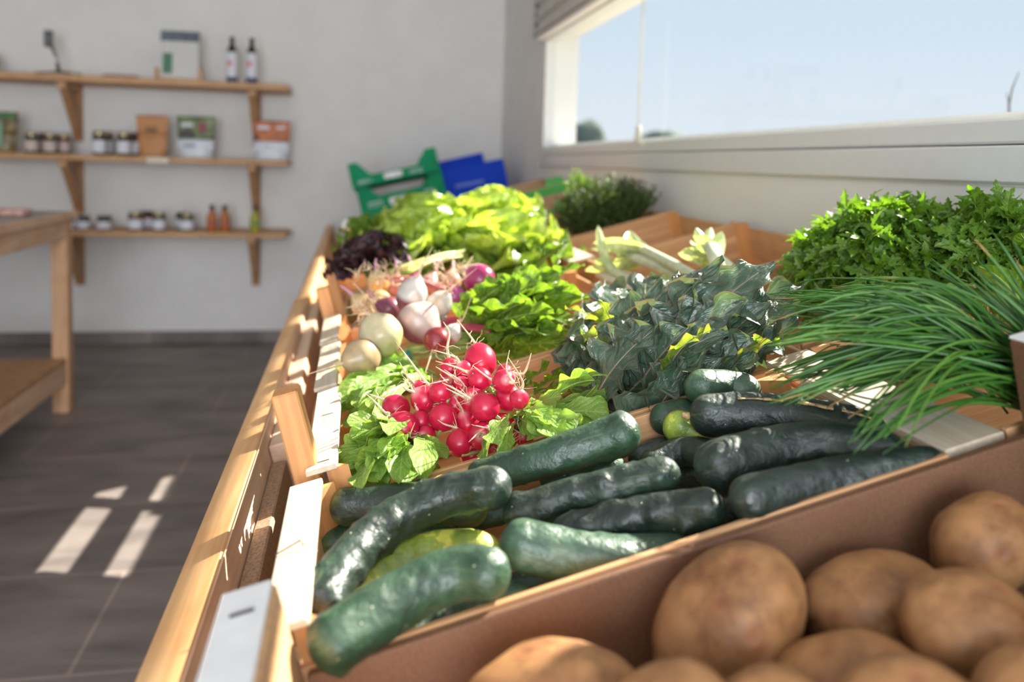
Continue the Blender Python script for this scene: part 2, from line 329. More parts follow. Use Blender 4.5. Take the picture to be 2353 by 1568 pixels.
# ------------------------------------------------------------------ the display stand
LB = -.13
st = root('produce_stand', (.3, 2.6, -.3), 'long sloping wooden produce stand under the crates, its pale rail along the aisle', 'stand')
part('rail', MB().box(-.014, .0265, -.35, 2.42, LB, -.0005, ch=.003), [M['rail']], st)
part('rail', MB().box(-.008, .032, 2.425, 5.05, LB, .002, ch=.003), [M['rail']], st)
part('facing_board', MB().box(.027, .0285, -.3, 2.40, -.10, -.001), M['railin'], st)
part('lower_beam', MB().box(.0295, .05, -.3, 1.18, -.10, -.041, ch=.002), plain('beam_brown', (.40, .25, .16), .7, scale=300, noise_amt=.2), st)
part('lower_beam', MB().box(.0295, .056, 1.19, 2.4, -.10, -.02, ch=.002), M['railin'], st)
part('deck_beam', MB().box(.14, .19, -.3, 5.05, -.185, -.135), M['wood_y'], st)
part('deck_beam', MB().box(.60, .66, -.3, 5.05, -.185, -.135), M['wood_y'], st)
part('deck_beam', MB().box(1.03, 1.08, -.3, 5.05, -.185, -.135), M['wood_y'], st)
for y in (.10, .585, .865, 1.195, 1.50, 1.80, 2.25, 2.75, 3.3, 4.0, 4.9):
    part('cross_slat', MB().box(.03, 1.10, y-.035, y+.035, -.135, -.118), M['wood_x'], st)
for y in (-.2, 2.4, 4.9):
    for xw in (-.12, .82):
        zt = .75+(xw-ORG[0])*math.tan(T15)-.19 if xw > 0 else .60
        lg = MB().box(xw-.025, xw+.025, y-.03, y+.03, 0, zt)
        lg.v = [tuple(w2d(q)) for q in lg.v]; part('leg', lg, M['wood_z'], st)
for (y0, y1, zb, zt, x0) in ((.888, .922, -.115, .124, .100), (1.775, 1.80, -.1, .100, .101), (2.18, 2.20, -.1, .082, .101)):
    part('upright', MB().box(x0, x0+.028, y0, y1, zb, zt, ch=.002), M['wood_z'], st)

# ------------------------------------------------------------------ crates
def crate(lab, x0, x1, y0, y1, zb=-.114, sl=True, sr=None, front=True, ft=0.0, name='wooden_crate', fm=None, left_h=.029, group=None):
    r = root(name, ((x0+x1)/2, (y0+y1)/2, zb), lab, 'crate', group); T = .007
    fm = fm or M['crate_x']
    part('front_board', MB().box(x0, x1, y0, y0+T, zb+.008, ft, ch=.001), fm, r)
    part('back_board', MB().box(x0, x1, y1-T, y1, zb+.008, 0.0, ch=.001), M['crate_x'], r)
    part('end_board', MB().box(x0, x0+T, y0+T, y1-T, zb+.008, -.012, ch=.001), M['crate_y'], r)
    part('end_board', MB().box(x1-T, x1, y0+T, y1-T, zb+.008, -.012, ch=.001), M['crate_y'], r)
    part('base', MB().box(x0, x1, y0, y1, zb, zb+.006), M['crate_x'], r)
    for cx in (0, 1):
        for cy in (0, 1):
            xa, ya = (x0+T if cx == 0 else x1-T), (y0+T if cy == 0 else y1-T); dx_, dy_ = (.024 if cx == 0 else -.024), (.024 if cy == 0 else -.024)
            top = (left_h if sl else -.012) if cx == 0 else (sr[2]-.006 if sr else 0)
            part('corner_post', MB().prism([(xa, ya), (xa+dx_, ya), (xa, ya+dy_)], 2, zb+.006, top), M['wood_z'], r)
    if sl: part('top_slat', MB().box(x0-.014, x0+.020, y0+.002, y1-.002, left_h, left_h+.006, ch=.001), M['slat'], r)
    if sr: part('top_slat', MB().box(sr[0], sr[1], y0+.002, y1-.002, sr[2]-.006, sr[2], ch=.001), M['slat'], r)
    return r
X0, X1 = .113, .658
cB = crate('wooden crate full of dark green cucumbers, pale slat along its aisle end', X0, X1, .587, .862)
part('staple', MB().tube([(X0-.0135, .705, .030), (X0-.0135, .705, .037), (X0+.008, .712, .040), (X0+.010, .709, .036)], .0007, 5), M['staple'], cB)
cC = crate('wooden crate holding the radish bunches and purple kale', X0+.0165, X1, .872, 1.190, front=True, left_h=.034)
for y in (.892, 1.06): part('staple', MB().box(X0+.014, X0+.028, y, y+.0012, .0398, .0406), M['staple'], cC)
cD = crate('wooden crate of turnips and beets behind the radishes', X0+.010, X1, 1.202, 1.495, left_h=.034)
cE = crate('wooden crate of onions behind the turnips', X0+.006, X1, 1.507, 1.77, left_h=.034)
cF = crate('wooden crate of lettuces, nearer one of two behind the onions', X0+.018, X1, 1.81, 2.27, left_h=.034, sl=False)
cF2 = crate('wooden crate under the farthest lettuces, below the leaning green crate', X0-.03, X1, 2.29, 2.85, left_h=.034, sl=False)
cF5 = crate('wooden crate carrying the leaning green plastic crates', X0+.02, X1, 4.12, 4.90, left_h=-.002, sl=False)
cF6 = crate('wooden crate in the far corner under the blue crates', .70, 1.09, 4.12, 4.90, left_h=-.002, sl=False)
# the potato crate: low long sides of brown board, tall end boards
r = root('potato_crate', (.42, .43, -.114), 'deep brown board crate of potatoes in the foreground with tall pale-topped ends', 'crate')
part('back_board', MB().box(.124, .725, .5745, .5835, -.11, 0.0, ch=.0015), M['hardboard'], r)
part('front_board', MB().box(.124, .725, .285, .294, -.11, 0.0), M['hardboard'], r)
part('base', MB().box(.10, .755, .285, .5835, -.114, -.107), M['hardboard'], r)
e1 = MB().box(.083, .120, .285, .5835, -.107, .071, ch=.002); part('tall_end', e1, plain('end_block', (.62, .36, .18), .6, scale=200, noise_amt=.1), r)
part('white_top', MB().box(.083, .118, .285, .583, .0712, .075, ch=.001), plain('white_edge', (.86, .86, .86), .6, noise_amt=.03), r)  # white strip along the top of the aisle end
part('staple', MB().box(.094, .110, .545, .5475, .0751, .0765), M['staple'], r)
part('tall_end', MB().box(.7255, .758, .30, .5835, -.107, .083, ch=.002), M['hardboard'], r)
part('white_top', MB().box(.7255, .758, .30, .583, .0832, .0862, ch=.001), plain('white_edge_b', (.84, .84, .84), .6, noise_amt=.03), r)  # matching white strip on top of the other end

Y0, Y1 = .722, 1.085
cG = crate('wooden crate with a broad pale top slat under the chives', Y0-.0, Y1, .597, .91, sl=False, name='wooden_crate')
part('top_slat', MB().box(.662, .720, .597, .912, -.010, -.001, ch=.0015), M['slat'], cG)
part('handle_board', MB().box(.662, .669, .600, .905, -.10, -.010, ch=.001), M['crate_y'], cG)
cH = crate('wooden crate of parsley against the window wall', Y0, Y1+.01, .925, 1.335, sl=False)
cI = crate('wooden crate of leeks whose far board stands below the window', Y0, Y1, 1.36, 1.795, sl=False)
part('top_slat', MB().box(.662, .716, 1.38, 1.62, .002, .008, ch=.001), M['slat'], cI)
cJ = crate('wooden crate behind the leek crate, empty at its window end', Y0, Y1, 1.815, 2.215, sl=False)
part('top_slat', MB().box(.664, .722, 1.83, 2.213, .002, .008, ch=.001), M['slat'], cJ)
cK = crate('wooden crate in front of the green lined boxes, holding dark herbs', Y0-.02, Y1, 2.235, 2.875, sl=False)
M['card'] = plain('cardboard', (.50, .33, .19), .8, noise_amt=.08, scale=200); M['boxgreen'] = plain('printed_green', (.07, .42, .08), .5, noise_amt=.05)
def cardbox(lab, x0, x1, y0, y1, h, tabs):
    r = root('cardboard_box', ((x0+x1)/2, (y0+y1)/2, -.114), lab, 'box')
    b_ = MB(); T = .006
    b_.box(x0, x1, y0, y0+T, -.114, h); b_.box(x0, x1, y1-T, y1, -.114, h); b_.box(x0, x0+T, y0+T, y1-T, -.114, h); b_.box(x1-T, x1, y0+T, y1-T, -.114, h); b_.box(x0, x1, y0, y1, -.118, -.114)
    part('walls', b_, M['card'], r)
    part('green_print', MB().box(x0+.004, x1-.004, y0-.0012, y0-.0002, -.08, h-.004), M['boxgreen'], r)
    for (a, c, hh) in tabs: part('green_flap', MB().prism([(a, h), (c, h), (c-.012, h+hh), (a+.012, h+hh)], 1, y0+.002, y0+.008), M['boxgreen'], r)
    return r
cardbox('cardboard box with green print behind the far herbs', .70, 1.08, 2.92, 3.42, .012, [(.72, .86, .022), (.90, 1.05, .022)])
cardbox('cardboard box with green tabs farthest along the window wall', .74, 1.10, 3.45, 3.95, .05, [(.76, .88, .03), (1.0, 1.09, .03)])

# leaning plastic crates at the far end
M['pgreen'] = plain('green_plastic', (.001, .27, .11), .6, noise_amt=.05, spec=.2); M['pblue'] = plain('blue_plastic', (.003, .055, .60), .6, noise_amt=.05, spec=.2)
M['print_w'] = plain('white_print', (.62, .75, .70), .5); M['lab_w'] = plain('paper_label', (.80, .80, .84), .6)
def plastic_crate(name, lab, A, B, hgt, depth, mat, ear=.08, words=(), open_=True, lean=.10):
    # A, B: bottom-left and bottom-right of the side facing the camera (room coordinates)
    A = Vector(A); B = Vector(B); ux = (B-A); Lw = ux.length; ux.normalize(); uz = Vector((0, lean, 1)); uz = (uz-ux*uz.dot(ux)).normalized(); uy = uz.cross(ux)
    fr_ = Matrix([[ux.x, uy.x, uz.x, A.x], [ux.y, uy.y, uz.y, A.y], [ux.z, uy.z, uz.z, A.z], [0, 0, 0, 1]])
    r = root(name, (0, 0, 0), lab, 'crate', frame=fr_); T = .012; e_ = ear
    h = hgt
    pr = [(0, 0), (Lw, 0), (Lw, h), (Lw-.05, h), (Lw-.10, h-e_), (.10, h-e_), (.04, h), (0, h)]
    part('side', MB().prism([(a, c) for a, c in pr], 1, 0, T), mat, r)
    part('side', MB().prism([(a, c) for a, c in pr], 1, depth-T, depth), mat, r)
    part('end', MB().box(0, T, T, depth-T, 0, h-.01), mat, r); part('end', MB().box(Lw-T, Lw, T, depth-T, 0, h-.01), mat, r)
    part('floor_grid', MB().box(0, Lw, 0, depth, -.004, .006), mat, r)
    rb = MB(); rb.box(-.006, Lw+.006, -.006, 0, h-e_-.012, h-e_-.002); rb.box(-.006, .014, -.006, 0, .0, h-.004); rb.box(Lw-.014, Lw+.006, -.006, 0, 0, h-.004); part('rim', rb, mat, r)
    for (a, z, cw, n_, hh) in words:
        wd = MB(); x = a; rng = random.Random(n_*7+int(a*100))
        for k in range(n_):
            cwk = cw*rng.uniform(.6, 1.0)
            wd.box(x, x+cwk*.28, -.0075, -.0062, z, z+hh)
            if rng.random() < .7: wd.box(x+cwk*.28, x+cwk*.75, -.0075, -.0062, z+hh*.75, z+hh)
            if rng.random() < .6: wd.box(x+cwk*.28, x+cwk*.75, -.0075, -.0062, z, z+hh*.22)
            x += cwk+cw*.12
        part('lettering', wd, M['print_w'], r)
    return r, Lw
yg = 4.35
gB0, gB1 = WY(838, 492, yg), WY(1032, 452, yg); gT0, gT1 = WY(812, 425, yg-.02), WY(1005, 385, yg-.02)
r1, L1 = plastic_crate('green_plastic_crate', 'green plastic crate at the bottom of the leaning pair, under its twin', WY(839, 517, yg), WY(1029, 475, yg), .205, .35, M['pgreen'], .07,
                       [(.04, .08, .018, 5, .028), (.34, .09, .016, 4, .022)])
part('paper_label', MB().box(.15, .29, -.0078, -.006, .075, .11), M['lab_w'], r1)
r2, L2 = plastic_crate('green_plastic_crate', 'upper green plastic crate with raised corners, stacked on its twin', WY(812, 432, yg-.02), WY(1008, 392, yg-.02), .125, .35, M['pgreen'], .075,
                       [(.03, .010, .015, 6, .018), (.30, .012, .016, 5, .02)])
part('paper_label', MB().prism([(.17, .012), (.25, .012), (.265, .028), (.25, .042), (.17, .042), (.16, .028)], 1, -.0078, -.006), M['lab_w'], r2)
r3, L3 = plastic_crate('blue_plastic_crate', 'bright blue plastic crate leaning in the corner beside the green crates', WY(1020, 470, 4.5), WY(1168, 440, 4.5), .185, .3, M['pblue'], .0, [])
part('lettering', MB().box(.08, .24, -.0075, -.006, .075, .092), plain('pale_blue_print', (.12, .22, .7), .5), r3)
r4, L4 = plastic_crate('blue_plastic_crate', 'second blue crate half hidden behind the first in the corner', WY(1012, 462, 4.84), WY(1125, 436, 4.84), .225, .2, M['pblue'], .0, [])

# ------------------------------------------------------------------ shelves on the back wall
YS = 4.91
def shelf(lab, zt, th):
    r = root('wall_shelf', (-1.3, WB, zt), lab, 'shelf', frame=FW, group=None)
    part('board', MB().box(-2.35, -.375, YS, WB-.001, zt-th, zt, ch=.002), M['shelf_x'], r)
    for x in (-1.60, -.60):
        b_ = MB(); b_.box(x-.0, x+.045, YS+.05, WB-.003, zt-th-.035, zt-th-.0005)
        part('bracket_arm', b_, M['shelf_x'], r)
        part('bracket_upright', MB().box(x, x+.045, WB-.04, WB-.0015, zt-th-.32, zt-th-.0355), M['shelf_z'], r)
        part('bracket_brace', MB().prism([(YS+.075, zt-th-.036), (YS+.16, zt-th-.036), (WB-.041, zt-th-.17), (WB-.041, zt-th-.30)], 0, x+.004, x+.041), M['shelf_z'], r)
    return r
s1 = shelf('top pine wall shelf with two tall dark bottles', 1.563, .036)
s2 = shelf('middle pine wall shelf with standing pouches', 1.130, .030)
part('price_tag', MB().box(-1.13, -1.015, YS-.004, YS-.0005, 1.096, 1.128), plain('cream_tag', (.78, .70, .55), .6), s2)
s3 = shelf('lowest pine wall shelf with small jars and oil bottles', .711, .030)

# jars, bottles and pouches
M['lid'] = plain('gold_lid', (.45, .38, .22), .28, .9, .03); M['lid_d'] = plain('dark_lid', (.05, .045, .04), .3, .3, .03)
M['label'] = plain('white_label', (.74, .74, .80), .6, noise_amt=.02); M['label_p'] = plain('pinkish_label', (.62, .50, .45), .6, noise_amt=.04)
M['jam_d'] = plain('dark_preserve', (.035, .02, .018), .12); M['jam_r'] = plain('red_preserve', (.15, .03, .025), .12); M['jam_g'] = plain('grey_preserve', (.13, .12, .13), .15)
M['bottle_d'] = plain('dark_bottle_glass', (.03, .024, .012), .12)
M['red'] = plain('red_print', (.75, .03, .02), .5); M['navy'] = plain('navy_print', (.02, .04, .16), .5)
def jar(x, y, z, rad, h, mj, ml, mlid, lab, group):
    r = root('jar', (x, y, z), lab, 'jar', group, frame=FW)
    part('body', MB().lathe([(rad*.9, .0), (rad, .004), (rad, h*.70), (rad*.86, h*.80)], 20, (x, y, z)), mj, r, True)
    part('lid', MB().lathe([(rad*.92, h*.805), (rad*.94, h*.82), (rad*.94, h*.98), (rad*.85, h)], 20, (x, y, z)), mlid, r, True)
    lb_ = MB(); a = [math.pi*(-.5)+t_*math.pi*.42 for t_ in np.linspace(-1, 1, 13)]
    vs = [(x+(rad+.0008)*math.cos(q), y+(rad+.0008)*math.sin(q), z+zz) for zz in (h*.12, h*.62) for q in a]
    lb_.add(vs, [(i, i+1, 14+i, 13+i) for i in range(12)]); part('paper_label', lb_, ml, r, True)
    return r
z2 = 1.130
jar(-1.735, 4.975, z2, .036, .115, M['jam_d'], M['label_p'], M['lid'], 'pink labelled jar left of two on the middle shelf, beside the green pouch', 'honey jars')
jar(-1.70, 5.08, z2, .034, .115, M['jam_d'], M['label_p'], M['lid_d'], 'dark jar tucked behind the pink labelled jar nearest the green pouch', 'honey jars')
jar(-1.64, 4.97, z2, .034, .112, M['jam_d'], M['label_p'], M['lid'], 'pink labelled jar on the middle shelf left of the first bracket', 'honey jars')
jar(-1.60, 5.06, z2, .034, .112, M['jam_r'], M['label_p'], M['lid'], 'pink labelled jar tucked behind and right of its twin by the bracket', 'honey jars')
jar(-1.39, 4.975, z2, .037, .135, M['jam_d'], M['label'], M['lid'], 'tall dark preserve jar with white label, farther from the kraft pouch', 'preserve jars')
jar(-1.38, 5.075, z2, .036, .135, M['jam_d'], M['label'], M['lid'], 'dark jar hidden behind the left tall preserve jar', 'preserve jars')
jar(-1.263, 4.975, z2, .037, .132, M['jam_d'], M['label'], M['lid'], 'tall dark preserve jar with white label next to the kraft pouch', 'preserve jars')
jar(-1.235, 5.07, z2, .036, .132, M['jam_d'], M['label'], M['lid_d'], 'dark jar hidden between the tall preserve jar and the kraft pouch', 'preserve jars')
z3 = .711
for (x, y, rad, h, mj, mlid, lab) in [
    (-1.555, 4.98, .033, .078, 'jam_g', 'lid_d', 'small white labelled jar half hidden by the table corner'),
    (-1.475, 4.98, .033, .078, 'jam_g', 'lid_d', 'small jar second from the table corner on the lowest shelf'),
    (-1.37, 4.98, .040, .080, 'jam_g', 'lid_d', 'squat wide jar third from the table corner on the lowest shelf'),
    (-1.205, 4.98, .042, .105, 'jam_r', 'lid', 'red preserve jar with white label, fourth on the lowest shelf'),
    (-1.17, 5.08, .036, .105, 'jam_r', 'lid_d', 'red jar hidden behind the fourth jar of the lowest shelf'),
    (-1.08, 4.98, .037, .105, 'jam_d', 'lid', 'white labelled jar with a gold lid alone in the shelf middle'),
    (-.975, 5.07, .035, .102, 'jam_d', 'lid_d', 'jar tucked behind the last jar before the oil bottles'),
    (-.93, 4.98, .038, .102, 'jam_d', 'lid', 'last white labelled jar before the small oil bottles')]:
    jar(x, y, z3, rad, h, M[mj], M['label'], M[mlid], lab, 'small jars on the lowest shelf')
def oil(x, y, z, lab):
    r = root('oil_bottle', (x, y, z), lab, 'bottle', 'tall oil bottles', frame=FW)
    part('body', MB().lathe([(.026, 0), (.030, .004), (.030, .172), (.027, .186), (.015, .208), (.0125, .22), (.0125, .238)], 20, (x, y, z)), M['bottle_d'], r, True)
    part('cap', MB().lathe([(.0135, .2382), (.0145, .24), (.0145, .256), (.012, .258)], 16, (x, y, z)), M['lid_d'], r, True)
    a = [math.pi*(-.5)+t_*math.pi*.5 for t_ in np.linspace(-1, 1, 15)]
    def band(z0, z1, k=.0306, s0=-1, s1=1):
        q = [math.pi*(-.5)+t_*math.pi*.5 for t_ in np.linspace(s0, s1, 9)]; m_ = MB()
        m_.add([(x+k*math.cos(p), y+k*math.sin(p), z+zz) for zz in (z0, z1) for p in q], [(i, i+1, 10+i, 9+i) for i in range(8)]); return m_
    lb_ = part('paper_label', band(.032, .172), M['label'], r, True); part('red_mark', band(.095, .120, .0311, -.42, .02), M['red'], lb_, True)
    part('navy_band', band(.004, .030), M['navy'], r, True)
    return r
oil(-.688, 4.985, 1.563, 'tall dark oil bottle with white label, left of the pair on the top shelf')
oil(-.580, 4.985, 1.563, 'tall dark oil bottle with white label, right of the pair near the shelf end')
M['oil_o'] = plain('amber_oil', (.50, .16, .03), .15); M['oil_g'] = plain('green_oil', (.42, .40, .05), .15)
def small_bottle(x, y, mt, ml, lab):
    r = root('small_bottle', (x, y, z3), lab, 'bottle', 'small oil bottles', frame=FW)
    part('body', MB().lathe([(.026, 0), (.028, .003), (.028, .085), (.023, .10), (.013, .115), (.012, .125)], 18, (x, y, z3)), mt, r, True)
    part('cap', MB().lathe([(.014, .1255), (.015, .127), (.015, .150), (.013, .152)], 14, (x, y, z3)), M['lid_d'], r, True)
    q = [math.pi*(-.5)+t_*math.pi*.5 for t_ in np.linspace(-1, 1, 11)]
    part('paper_label', MB().add([(x+.0288*math.cos(p), y+.0288*math.sin(p), z3+zz) for zz in (.03, .075) for p in q], [(i, i+1, 12+i, 11+i) for i in range(10)]), ml, r, True)
M['lab_o'] = plain('orange_label', (.45, .13, .06), .6); M['lab_g'] = plain('green_label', (.25, .33, .05), .6)
small_bottle(-.795, 4.98, M['oil_o'], M['lab_o'], 'small amber bottle, left of the two orange ones on the lowest shelf')
small_bottle(-.725, 4.99, M['oil_o'], M['lab_o'], 'small amber bottle, right of the two orange ones on the lowest shelf')
small_bottle(-.557, 4.98, M['oil_g'], M['lab_g'], 'small yellow-green oil bottle alone near the lowest shelf end')
def pouch(x, y, z, w_, h, mats, lab, ratio=.55, name='pouch', wb=.82, cat='pouch', extra=None):
    r = root(name, (x, y, z), lab, cat, frame=FW)
    def slab(z0, z1, n_=6):
        m_ = MB(); rows = []; K = 9
        for i in range(n_+1):
            q = z0+(z1-z0)*i/n_; tt = q/h; ww = w_*(wb+(1-wb)*tt)/2; dd = .030*(1-tt**1.5)+.003
            for j in range(K):
                u = -1+2*j/(K-1); rows.append((x+ww*u, y-dd*(1-u*u)**.5-.001*math.sin(tt*14), z+q))
            for j in range(K-1, -1, -1):
                u = -1+2*j/(K-1); rows.append((x+ww*u, y+dd*(1-u*u)**.5, z+q))
        c = 2*K; fs = [(i*c+j, i*c+(j+1) % c, (i+1)*c+(j+1) % c, (i+1)*c+j) for i in range(n_) for j in range(c)]
        fs += [tuple(range(c-1, -1, -1)), tuple(n_*c+j for j in range(c))]; return m_.add(rows, fs)
    part('lower_half', slab(0, h*ratio), mats[0], r, True); part('printed_top', slab(h*ratio+.0004, h), mats[1], r, True)
    if extra:
        for (nm, x0, x1, z0, z1, mt) in extra:
            part(nm, MB().box(x+x0, x+x1, y-.0345, y-.033, z+z0, z+z1, ch=.0004), mt, r)
    return r
M['kraft'] = plain('kraft_paper', (.58, .27, .11), .6, noise_amt=.06, scale=60); M['kraft_d'] = plain('kraft_print', (.26, .12, .05), .6)
M['pw'] = plain('white_pouch', (.70, .73, .80), .4, noise_amt=.03); M['pg'] = plain('green_pouch_print', (.22, .27, .12), .45, noise_amt=.35, scale=30)
M['po'] = plain('orange_pouch_print', (.60, .19, .07), .45, noise_amt=.25, scale=30); M['pol'] = plain('olive_pouch', (.22, .15, .05), .35, noise_amt=.2, scale=20)
M['dg'] = plain('deep_green_print', (.05, .20, .07), .5); M['maroon'] = plain('maroon_print', (.28, .05, .06), .5); M['berry'] = plain('dark_berry_print', (.05, .03, .03), .5)
pouch(-1.118, 5.0, z2, .175, .232, (M['kraft'], M['kraft']), 'plain brown kraft paper pouch on the middle shelf above the price tag', extra=[('stamp', -.03, .03, .135, .165, M['kraft_d']), ('stamp', -.02, .02, .10, .105, M['kraft_d'])])
pouch(-.885, 5.0, z2, .215, .235, (M['pw'], M['pg']), 'white pouch with green and maroon printed top on the middle shelf', .45, extra=[('white_mark', -.075, -.01, .175, .195, M['label']), ('dark_print', -.08, -.005, .115, .155, M['berry']), ('maroon_mark', .02, .06, .145, .20, M['maroon']), ('grey_print', -.06, .0, .065, .075, M['jam_g'])])
pouch(-.470, 5.0, z2, .215, .225, (M['pw'], M['po']), 'white pouch with orange printed top at the right end of the middle shelf', .48, extra=[('white_mark', -.075, -.01, .175, .195, M['label']), ('white_mark', .03, .08, .18, .195, M['label']), ('dark_print', -.095, -.07, .115, .14, M['berry']), ('grey_print', -.04, .01, .075, .085, M['jam_g'])])
pouch(-1.905, 4.99, z2, .20, .22, (M['pol'], M['pol']), 'olive and green pouch cut by the left edge on the middle shelf', .5, extra=[('green_header', -.10, .098, .185, .212, M['dg']), ('pale_panel', -.09, .03, .03, .17, plain('pale_green_panel', (.25, .42, .28), .6))])
# top shelf: big flat pack on a wooden stand
r = root('standing_pack', (-.975, 5.0, 1.563), 'tall white pack with grey-blue band propped on a small wooden stand', 'pack', frame=FW)
def quad(x0, x1, z0, z1, yo): 
    k = .12; return MB().add([(x0, 4.99+(z0-1.563)*k-yo, z0), (x1, 4.99+(z0-1.563)*k-yo, z0), (x1, 4.99+(z1-1.563)*k-yo, z1), (x0, 4.99+(z1-1.563)*k-yo, z1)], [(0, 1, 2, 3)])
part('pack', MB().prism([(4.988, 1.575), (5.02, 1.575), (5.055, 1.842), (5.025, 1.842)], 0, -1.075, -.872), plain('pack_white', (.66, .65, .62), .5, noise_amt=.02), r)
part('grey_band', MB().prism([(5.0150, 1.785), (5.03, 1.785), (5.04, 1.8428), (5.0226, 1.8428)], 0, -1.077, -.870), plain('band_grey', (.13, .16, .19), .5, noise_amt=.2, scale=25), r)
part('green_panel', MB().prism([(4.9885, 1.60), (4.992, 1.60), (5.006, 1.715), (5.0025, 1.715)], 0, -1.062, -1.012), plain('panel_green', (.08, .22, .13), .5), r)
part('stand', MB().box(-1.10, -.845, 4.965, 5.08, 1.5635, 1.5745, ch=.001).box(-1.098, -1.080, 4.965, 4.985, 1.575, 1.632).box(-.868, -.848, 4.965, 4.985, 1.575, 1.632), M['shelf_x'], r)
# microphone on its tripod
r = root('desk_microphone', (-1.62, 5.0, 1.563), 'vintage chrome microphone on a tripod at the left of the top shelf', 'microphone', frame=FW)
M['chrome'] = plain('chrome', (.32, .33, .34), .25, 1, .02)
ml_ = MB()
for a in (-.15, math.pi+.15, -1.4): ml_.tube([(-1.60, 5.0, 1.582), (-1.60+.12*math.cos(a), 5.0+.06*math.sin(a), 1.571)], [.008, .005], 8)
part('tripod', ml_, M['chrome'], r, True); part('stem', MB().tube([(-1.602, 5.0, 1.576), (-1.612, 5.0, 1.66), (-1.635, 5.0, 1.72)], [.011, .009, .010], 10), M['chrome'], r, True)
hh = MB()
for i in range(7): hh.lathe([(.018, 0), (.026, .003), (.026, .008), (.018, .011)], 16, (-1.652, 5.0, 1.715+i*.0125), sx=1, sy=1.1)
hh.lathe([(.019, 0), (.02, .09)], 12, (-1.652, 5.0, 1.713)); part('head', hh, M['chrome'], r, True)
solo('sweet_packet', MB().box(-1.37, -1.19, 4.97, 5.06, 1.5635, 1.578, ch=.004), plain('packet_red_green', (.30, .10, .10), .5, noise_amt=.4, scale=30), (-1.28, 5.0, 1.5635), 'small flat red and green packet lying on the top shelf', 'packet', frame=FW)
vs, fs = blob((-1.985, 5.02, 1.625), (.07, .06, .062), 3, .12, 1.5, 2); solo('wooden_bowl_ornament', MB().add(vs, fs), plain('dark_brown_lacquer', (.18, .05, .02), .3), (-1.985, 5.02, 1.565), 'rounded dark brown ornament cut by the left edge on the top shelf', 'ornament', frame=FW, smooth=True)

# ------------------------------------------------------------------ table at the left
r = root('table', (-2.0, 3.3, 0), 'pine table with grey top and lower shelf at the left edge', 'table', frame=FW)
TX, TY0, TY1, TZ = -1.2, 1.9, 3.93, .885
part('top', MB().box(-2.4, TX-.012, TY0, TY1, TZ-.022, TZ, ch=.001), M['table_top'], r)
part('edging', MB().box(TX-.0118, TX+.010, TY0, TY1+.01, TZ-.030, TZ+.002, ch=.002), M['table_y'], r)
part('apron', MB().box(TX-.04, TX-.014, TY0+.06, TY1-.075, TZ-.112, TZ-.0305, ch=.001), M['table_y'], r)
part('apron', MB().box(-2.35, TX-.07, TY1-.05, TY1-.03, TZ-.112, TZ-.0305), M['shelf_x'], r)
for (lx, ly) in ((TX-.078, TY1-.073), (-2.4, TY1-.073), (TX-.078, TY0), (-2.4, TY0)):
    part('leg', MB().box(lx, lx+.066, ly, ly+.066, 0, TZ-.0305, ch=.002), M['table_z'], r)
part('shelf_rail', MB().box(TX-.05, TX-.02, TY0+.067, TY1-.074, .135, .222, ch=.001), M['table_y'], r)
part('lower_shelf', MB().box(-2.4, TX-.02, TY0+.067, TY1-.074, .2225, .245, ch=.001), plain('shelf_board', (.50, .27, .12), .6, scale=20, noise_amt=.1), r)
solo('pink_parcel', MB().box(-1.42, -1.275, 3.55, 3.66, .8855, .912, ch=.008), plain('pink_white', (.72, .42, .36), .5, noise_amt=.3, scale=40), (-1.35, 3.6, .8855), 'small pink and white item on the table top at the left edge', 'parcel', frame=FW)
solo('white_parcel', MB().box(-1.50, -1.395, 2.62, 2.75, .2455, .30, ch=.01), M['label'], (-1.45, 2.68, .2455), 'pale item on the lower table shelf at the left edge', 'parcel', frame=FW)
